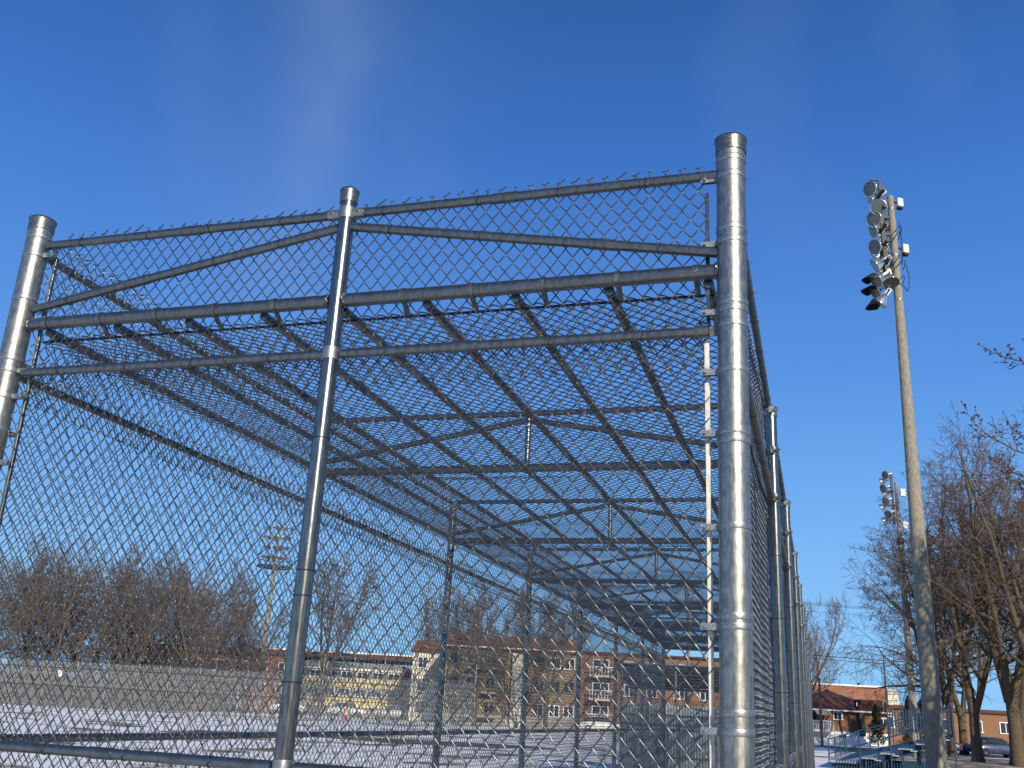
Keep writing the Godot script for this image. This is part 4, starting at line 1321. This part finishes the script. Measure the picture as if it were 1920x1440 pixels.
func make_small() -> void:
	make_car(rgb(224, 226, 228), "white car parked before the yellow-panelled flats", site(-16.0, 112.0), YAW)
	make_car(rgb(198, 200, 204), "pale grey car parked before the red brick block", site(-11.2, 112.6), YAW + PI)
	make_car(rgb(232, 232, 230), "white car parked beside the red brick end block", site(-22.3, 113.0), YAW)
	make_car(rgb(120, 28, 34), "dark red car parked before the tan row wall", site(-34.0, 112.0), YAW)
	make_car(rgb(230, 230, 226), "white car parked before the tan row balcony", site(-29.5, 112.0), YAW)
	make_car(rgb(226, 226, 222), "white car parked in front of the brown brick flats", site(10.2, 97.5), YAW)
	make_car(rgb(52, 64, 96), "blue car parked beyond the maples", site(40.0, 82.0), YAW + 0.1)
	make_car(rgb(40, 44, 56), "dark car with red tail lights between the maple trunks", site(35.4, 83.0), YAW + 2.6)

	var cn := thing("traffic_drum", "orange traffic drum at the edge of the snowy field", "traffic drum", site(-12.7, 88.0))
	var b := MB.new()
	b.lathe([[0.30, 0.0], [0.30, 0.06], [0.25, 0.08], [0.24, 0.45], [0.215, 0.47], [0.20, 0.95], [0.17, 1.0], [0.0, 1.02]], 18, Vector3.ZERO)
	put("drum", b.mesh(M.orange), cn)
	var w := MB.new()
	w.lathe([[0.236, 0.50], [0.222, 0.51], [0.215, 0.66], [0.20, 0.67]], 18, Vector3.ZERO)
	put("stripe", w.mesh(M.white), cn)

	# poles and wires beyond the bleachers
	var up := thing("utility_pole", "thin wooden pole beside the bungalow's balcony", "pole", site(28.7, 90.0))
	var q := MB.new()
	q.cone(Vector3(0, -0.05, 0), Vector3(0, 5.6, 0), 0.13, 0.10, 12)
	put("shaft", q.mesh(M.wood_pole), up)
	box_part("pole_cap", up, Vector3(0.3, 0.12, 0.3), Vector3(0, 5.62, 0), M.cap, 0.02)
	var lp := thing("street_lamp", "slim grey street lamp beyond the bleachers' slatted guard", "street lamp", site(34.6, 90.0))
	var s := MB.new()
	s.cone(Vector3(0, -0.05, 0), Vector3(0.0, 7.9, 0), 0.10, 0.05, 10)
	put("shaft", s.mesh(M.galv_old), lp)
	var h := MB.new()
	h.bar(Vector3(0, 7.85, 0), rgt * 1.1 + Vector3(0, 8.1, 0), 0.03, 8)
	h.box(rgt * 1.35 + Vector3(0, 8.1, 0), Vector3(0.6, 0.12, 0.22), Basis(Vector3.UP, YAW), 0.03)
	put("lamp_head", h.mesh(M.galv_old), lp)
	var A := site(18.0, 95.0)
	var B := site(62.0, 95.0)
	for e in [[A, "hydro pole with crossarms beyond the cage's far end"], [B, "hydro pole with crossarms beyond the maples"]]:
		var hp := thing("hydro_pole", e[1], "pole", e[0])
		var z := MB.new()
		z.cone(Vector3(0, -0.05, 0), Vector3(0, 13.4, 0), 0.17, 0.11, 12)
		put("shaft", z.mesh(M.wood_pole), hp)
		var ca := MB.new()
		ca.box(Vector3(0, 12.9, 0), Vector3(0.12, 0.12, 2.4), Basis(Vector3.UP, YAW))
		put("crossarm", ca.mesh(M.wood_pole), hp)
	var g := "overhead wires between the hydro poles"
	for wv in [[12.96, -1.1, 0.012], [12.96, -0.4, 0.012], [12.96, 0.4, 0.012], [12.30, 0.12, 0.012], [8.25, 0.15, 0.03], [7.95, 0.12, 0.02]]:
		var P := PackedVector3Array()
		var R := PackedFloat32Array()
		for i in 21:
			var t := i / 20.0
			var c: Vector3 = A.lerp(B, t) + fwd * wv[1] + Vector3(0, wv[0] - 0.8 * 4.0 * t * (1 - t) + 0.35, 0)
			P.append(c - A)
			R.append(wv[2])
		var m := MB.new()
		m.tube(P, R, 5)
		var wo := put(numbered("overhead_wire"), m.mesh(M.cable), self, A)
		tag(wo, {12.3: "black overhead wire hung just under the hydro poles' crossarms", 8.25: "thick black cable slung halfway up the hydro poles", 7.95: "thinner cable slung under the thick one on the hydro poles"}.get(wv[0], "thin black overhead wire strung between the hydro poles' crossarms"), "wire", g)

	conifer("cedar_shrub", "tall olive cedar in front of the bungalow wall", site(37.9, 101.5), 3.9, 0.95, M.cedar, 61)
	conifer("cedar_shrub", "brown-green cedar behind the bleachers' slatted guard", site(38.6, 95.0), 4.6, 1.3, M.cedar_brown, 62)
	conifer("cedar_shrub", "taller brown-green cedar beside the second floodlight pole", site(40.3, 95.5), 5.3, 1.3, M.cedar_brown, 63)

	# dugout past the far end of the cage
	var dg := thing("dugout", "open dugout of corrugated metal sheets past the cage's far gate", "dugout", Vector3(-2.75, 0, -24.6))
	var Wd := 4.6
	for i in 6:
		var sh := MB.new()
		for j in 10:
			var x0 := j * 0.076
			for k in 4:
				var a0 := x0 + k * 0.019
				var y0 := 0.012 * sin(k * PI / 2)
				var y1 := 0.012 * sin((k + 1) * PI / 2)
				sh.quad(Vector3(a0, 0, y0), Vector3(a0 + 0.019, 0, y1), Vector3(a0 + 0.019, 1.88, y1), Vector3(a0, 1.88, y0), Vector3(y0 - y1, 0, 0.019).normalized())
		put("corrugated_sheet", sh.mesh(M.corrugated), dg, Vector3(-Wd * 0.5 + i * 0.765, 0.04, 0.002 * (i % 2)))
	for x5 in [-2.3, -0.8, 0.8, 2.3]:
		bar_part("roof_post", dg, Vector3(x5, 0, -0.05), Vector3(x5, 2.95, -0.05), 0.04, M.galv_old, 12)
		bar_part("roof_post", dg, Vector3(x5, 0, -2.2), Vector3(x5, 2.35, -2.2), 0.04, M.galv_old, 12)
	for i in 8:
		var rs := MB.new()
		rs.quad(Vector3(-2.5, 2.98 - i * 0.08, 0.25 - i * 0.33), Vector3(2.5, 2.98 - i * 0.08, 0.25 - i * 0.33), Vector3(2.5, 2.91 - i * 0.08, -0.085 - i * 0.33), Vector3(-2.5, 2.91 - i * 0.08, -0.085 - i * 0.33), Vector3(0, 0.97, 0.23))
		rs.bar(Vector3(-2.5, 2.96 - i * 0.08, 0.25 - i * 0.33), Vector3(2.5, 2.96 - i * 0.08, 0.25 - i * 0.33), 0.025, 6)
		put("roof_sheet", rs.mesh(M.corrugated), dg)
	box_part("back_wall", dg, Vector3(4.7, 1.7, 0.06), Vector3(0, 0.85, -2.28), M.corrugated)
	box_part("bench", dg, Vector3(4.2, 0.05, 0.3), Vector3(0, 0.46, -1.9), M.plank, 0.01)

# ---------------------------------------------------------------- ground
func sheet(called: String, c: Array, y: float, m: Material) -> void:
	var b := MB.new()
	for i in range(1, c.size() - 1):
		var p0: Vector3 = c[0]
		var p1: Vector3 = c[i]
		var p2: Vector3 = c[i + 1]
		var k := b.v.size()
		for p in [p0, p1, p2]:
			b.v.append(Vector3(p.x, y, p.z)); b.n.append(Vector3.UP)
		if (p1 - p0).cross(p2 - p0).y > 0.0:
			b.idx.append_array([k, k + 2, k + 1])
		else:
			b.idx.append_array([k, k + 1, k + 2])
	structure(called, b.mesh(m))

func make_ground() -> void:
	var g := PlaneMesh.new()
	g.size = Vector2(1400, 1400)
	g.material = M.snow
	structure("ground", g)
	# leaf litter and thin snow under the maples and round the bleachers
	sheet("path_verge", [Vector3(0.30, 0, -34), Vector3(0.30, 0, 2.0), Vector3(90, 0, 2.0), Vector3(90, 0, -34)], 0.004, M.litter)
	sheet("maple_ground", [Vector3(1.0, 0, -34.004), Vector3(90, 0, -34.004), Vector3(90, 0, -80), Vector3(1.0, 0, -80)], 0.004, M.litter)
	sheet("car_park", [site(27, 78), site(110, 78), site(110, 92), site(27, 92)], 0.008, M.asphalt)
	# the infield clay showing through the snow
	var ring := []
	for i in 28:
		var a := TAU * i / 28.0
		ring.append(site(-2.5 + cos(a) * 5.2 + 0.5 * sin(a * 3), 47.0 + sin(a) * 3.0 + 0.3 * cos(a * 2.0)))
	sheet("clay_patch", ring, 0.004, M.dirt)
	sheet("street", [site(-90, 108), site(24, 108), site(24, 116.5), site(-90, 116.5)], 0.004, M.asphalt)

func _ready() -> void:
	make_view()
	rng.seed = 7
	make_materials()
	make_ground()
	make_buildings()
	make_cage()
	make_fence()
	make_floodlights()
	make_trees()
	make_bleachers()
	make_small()
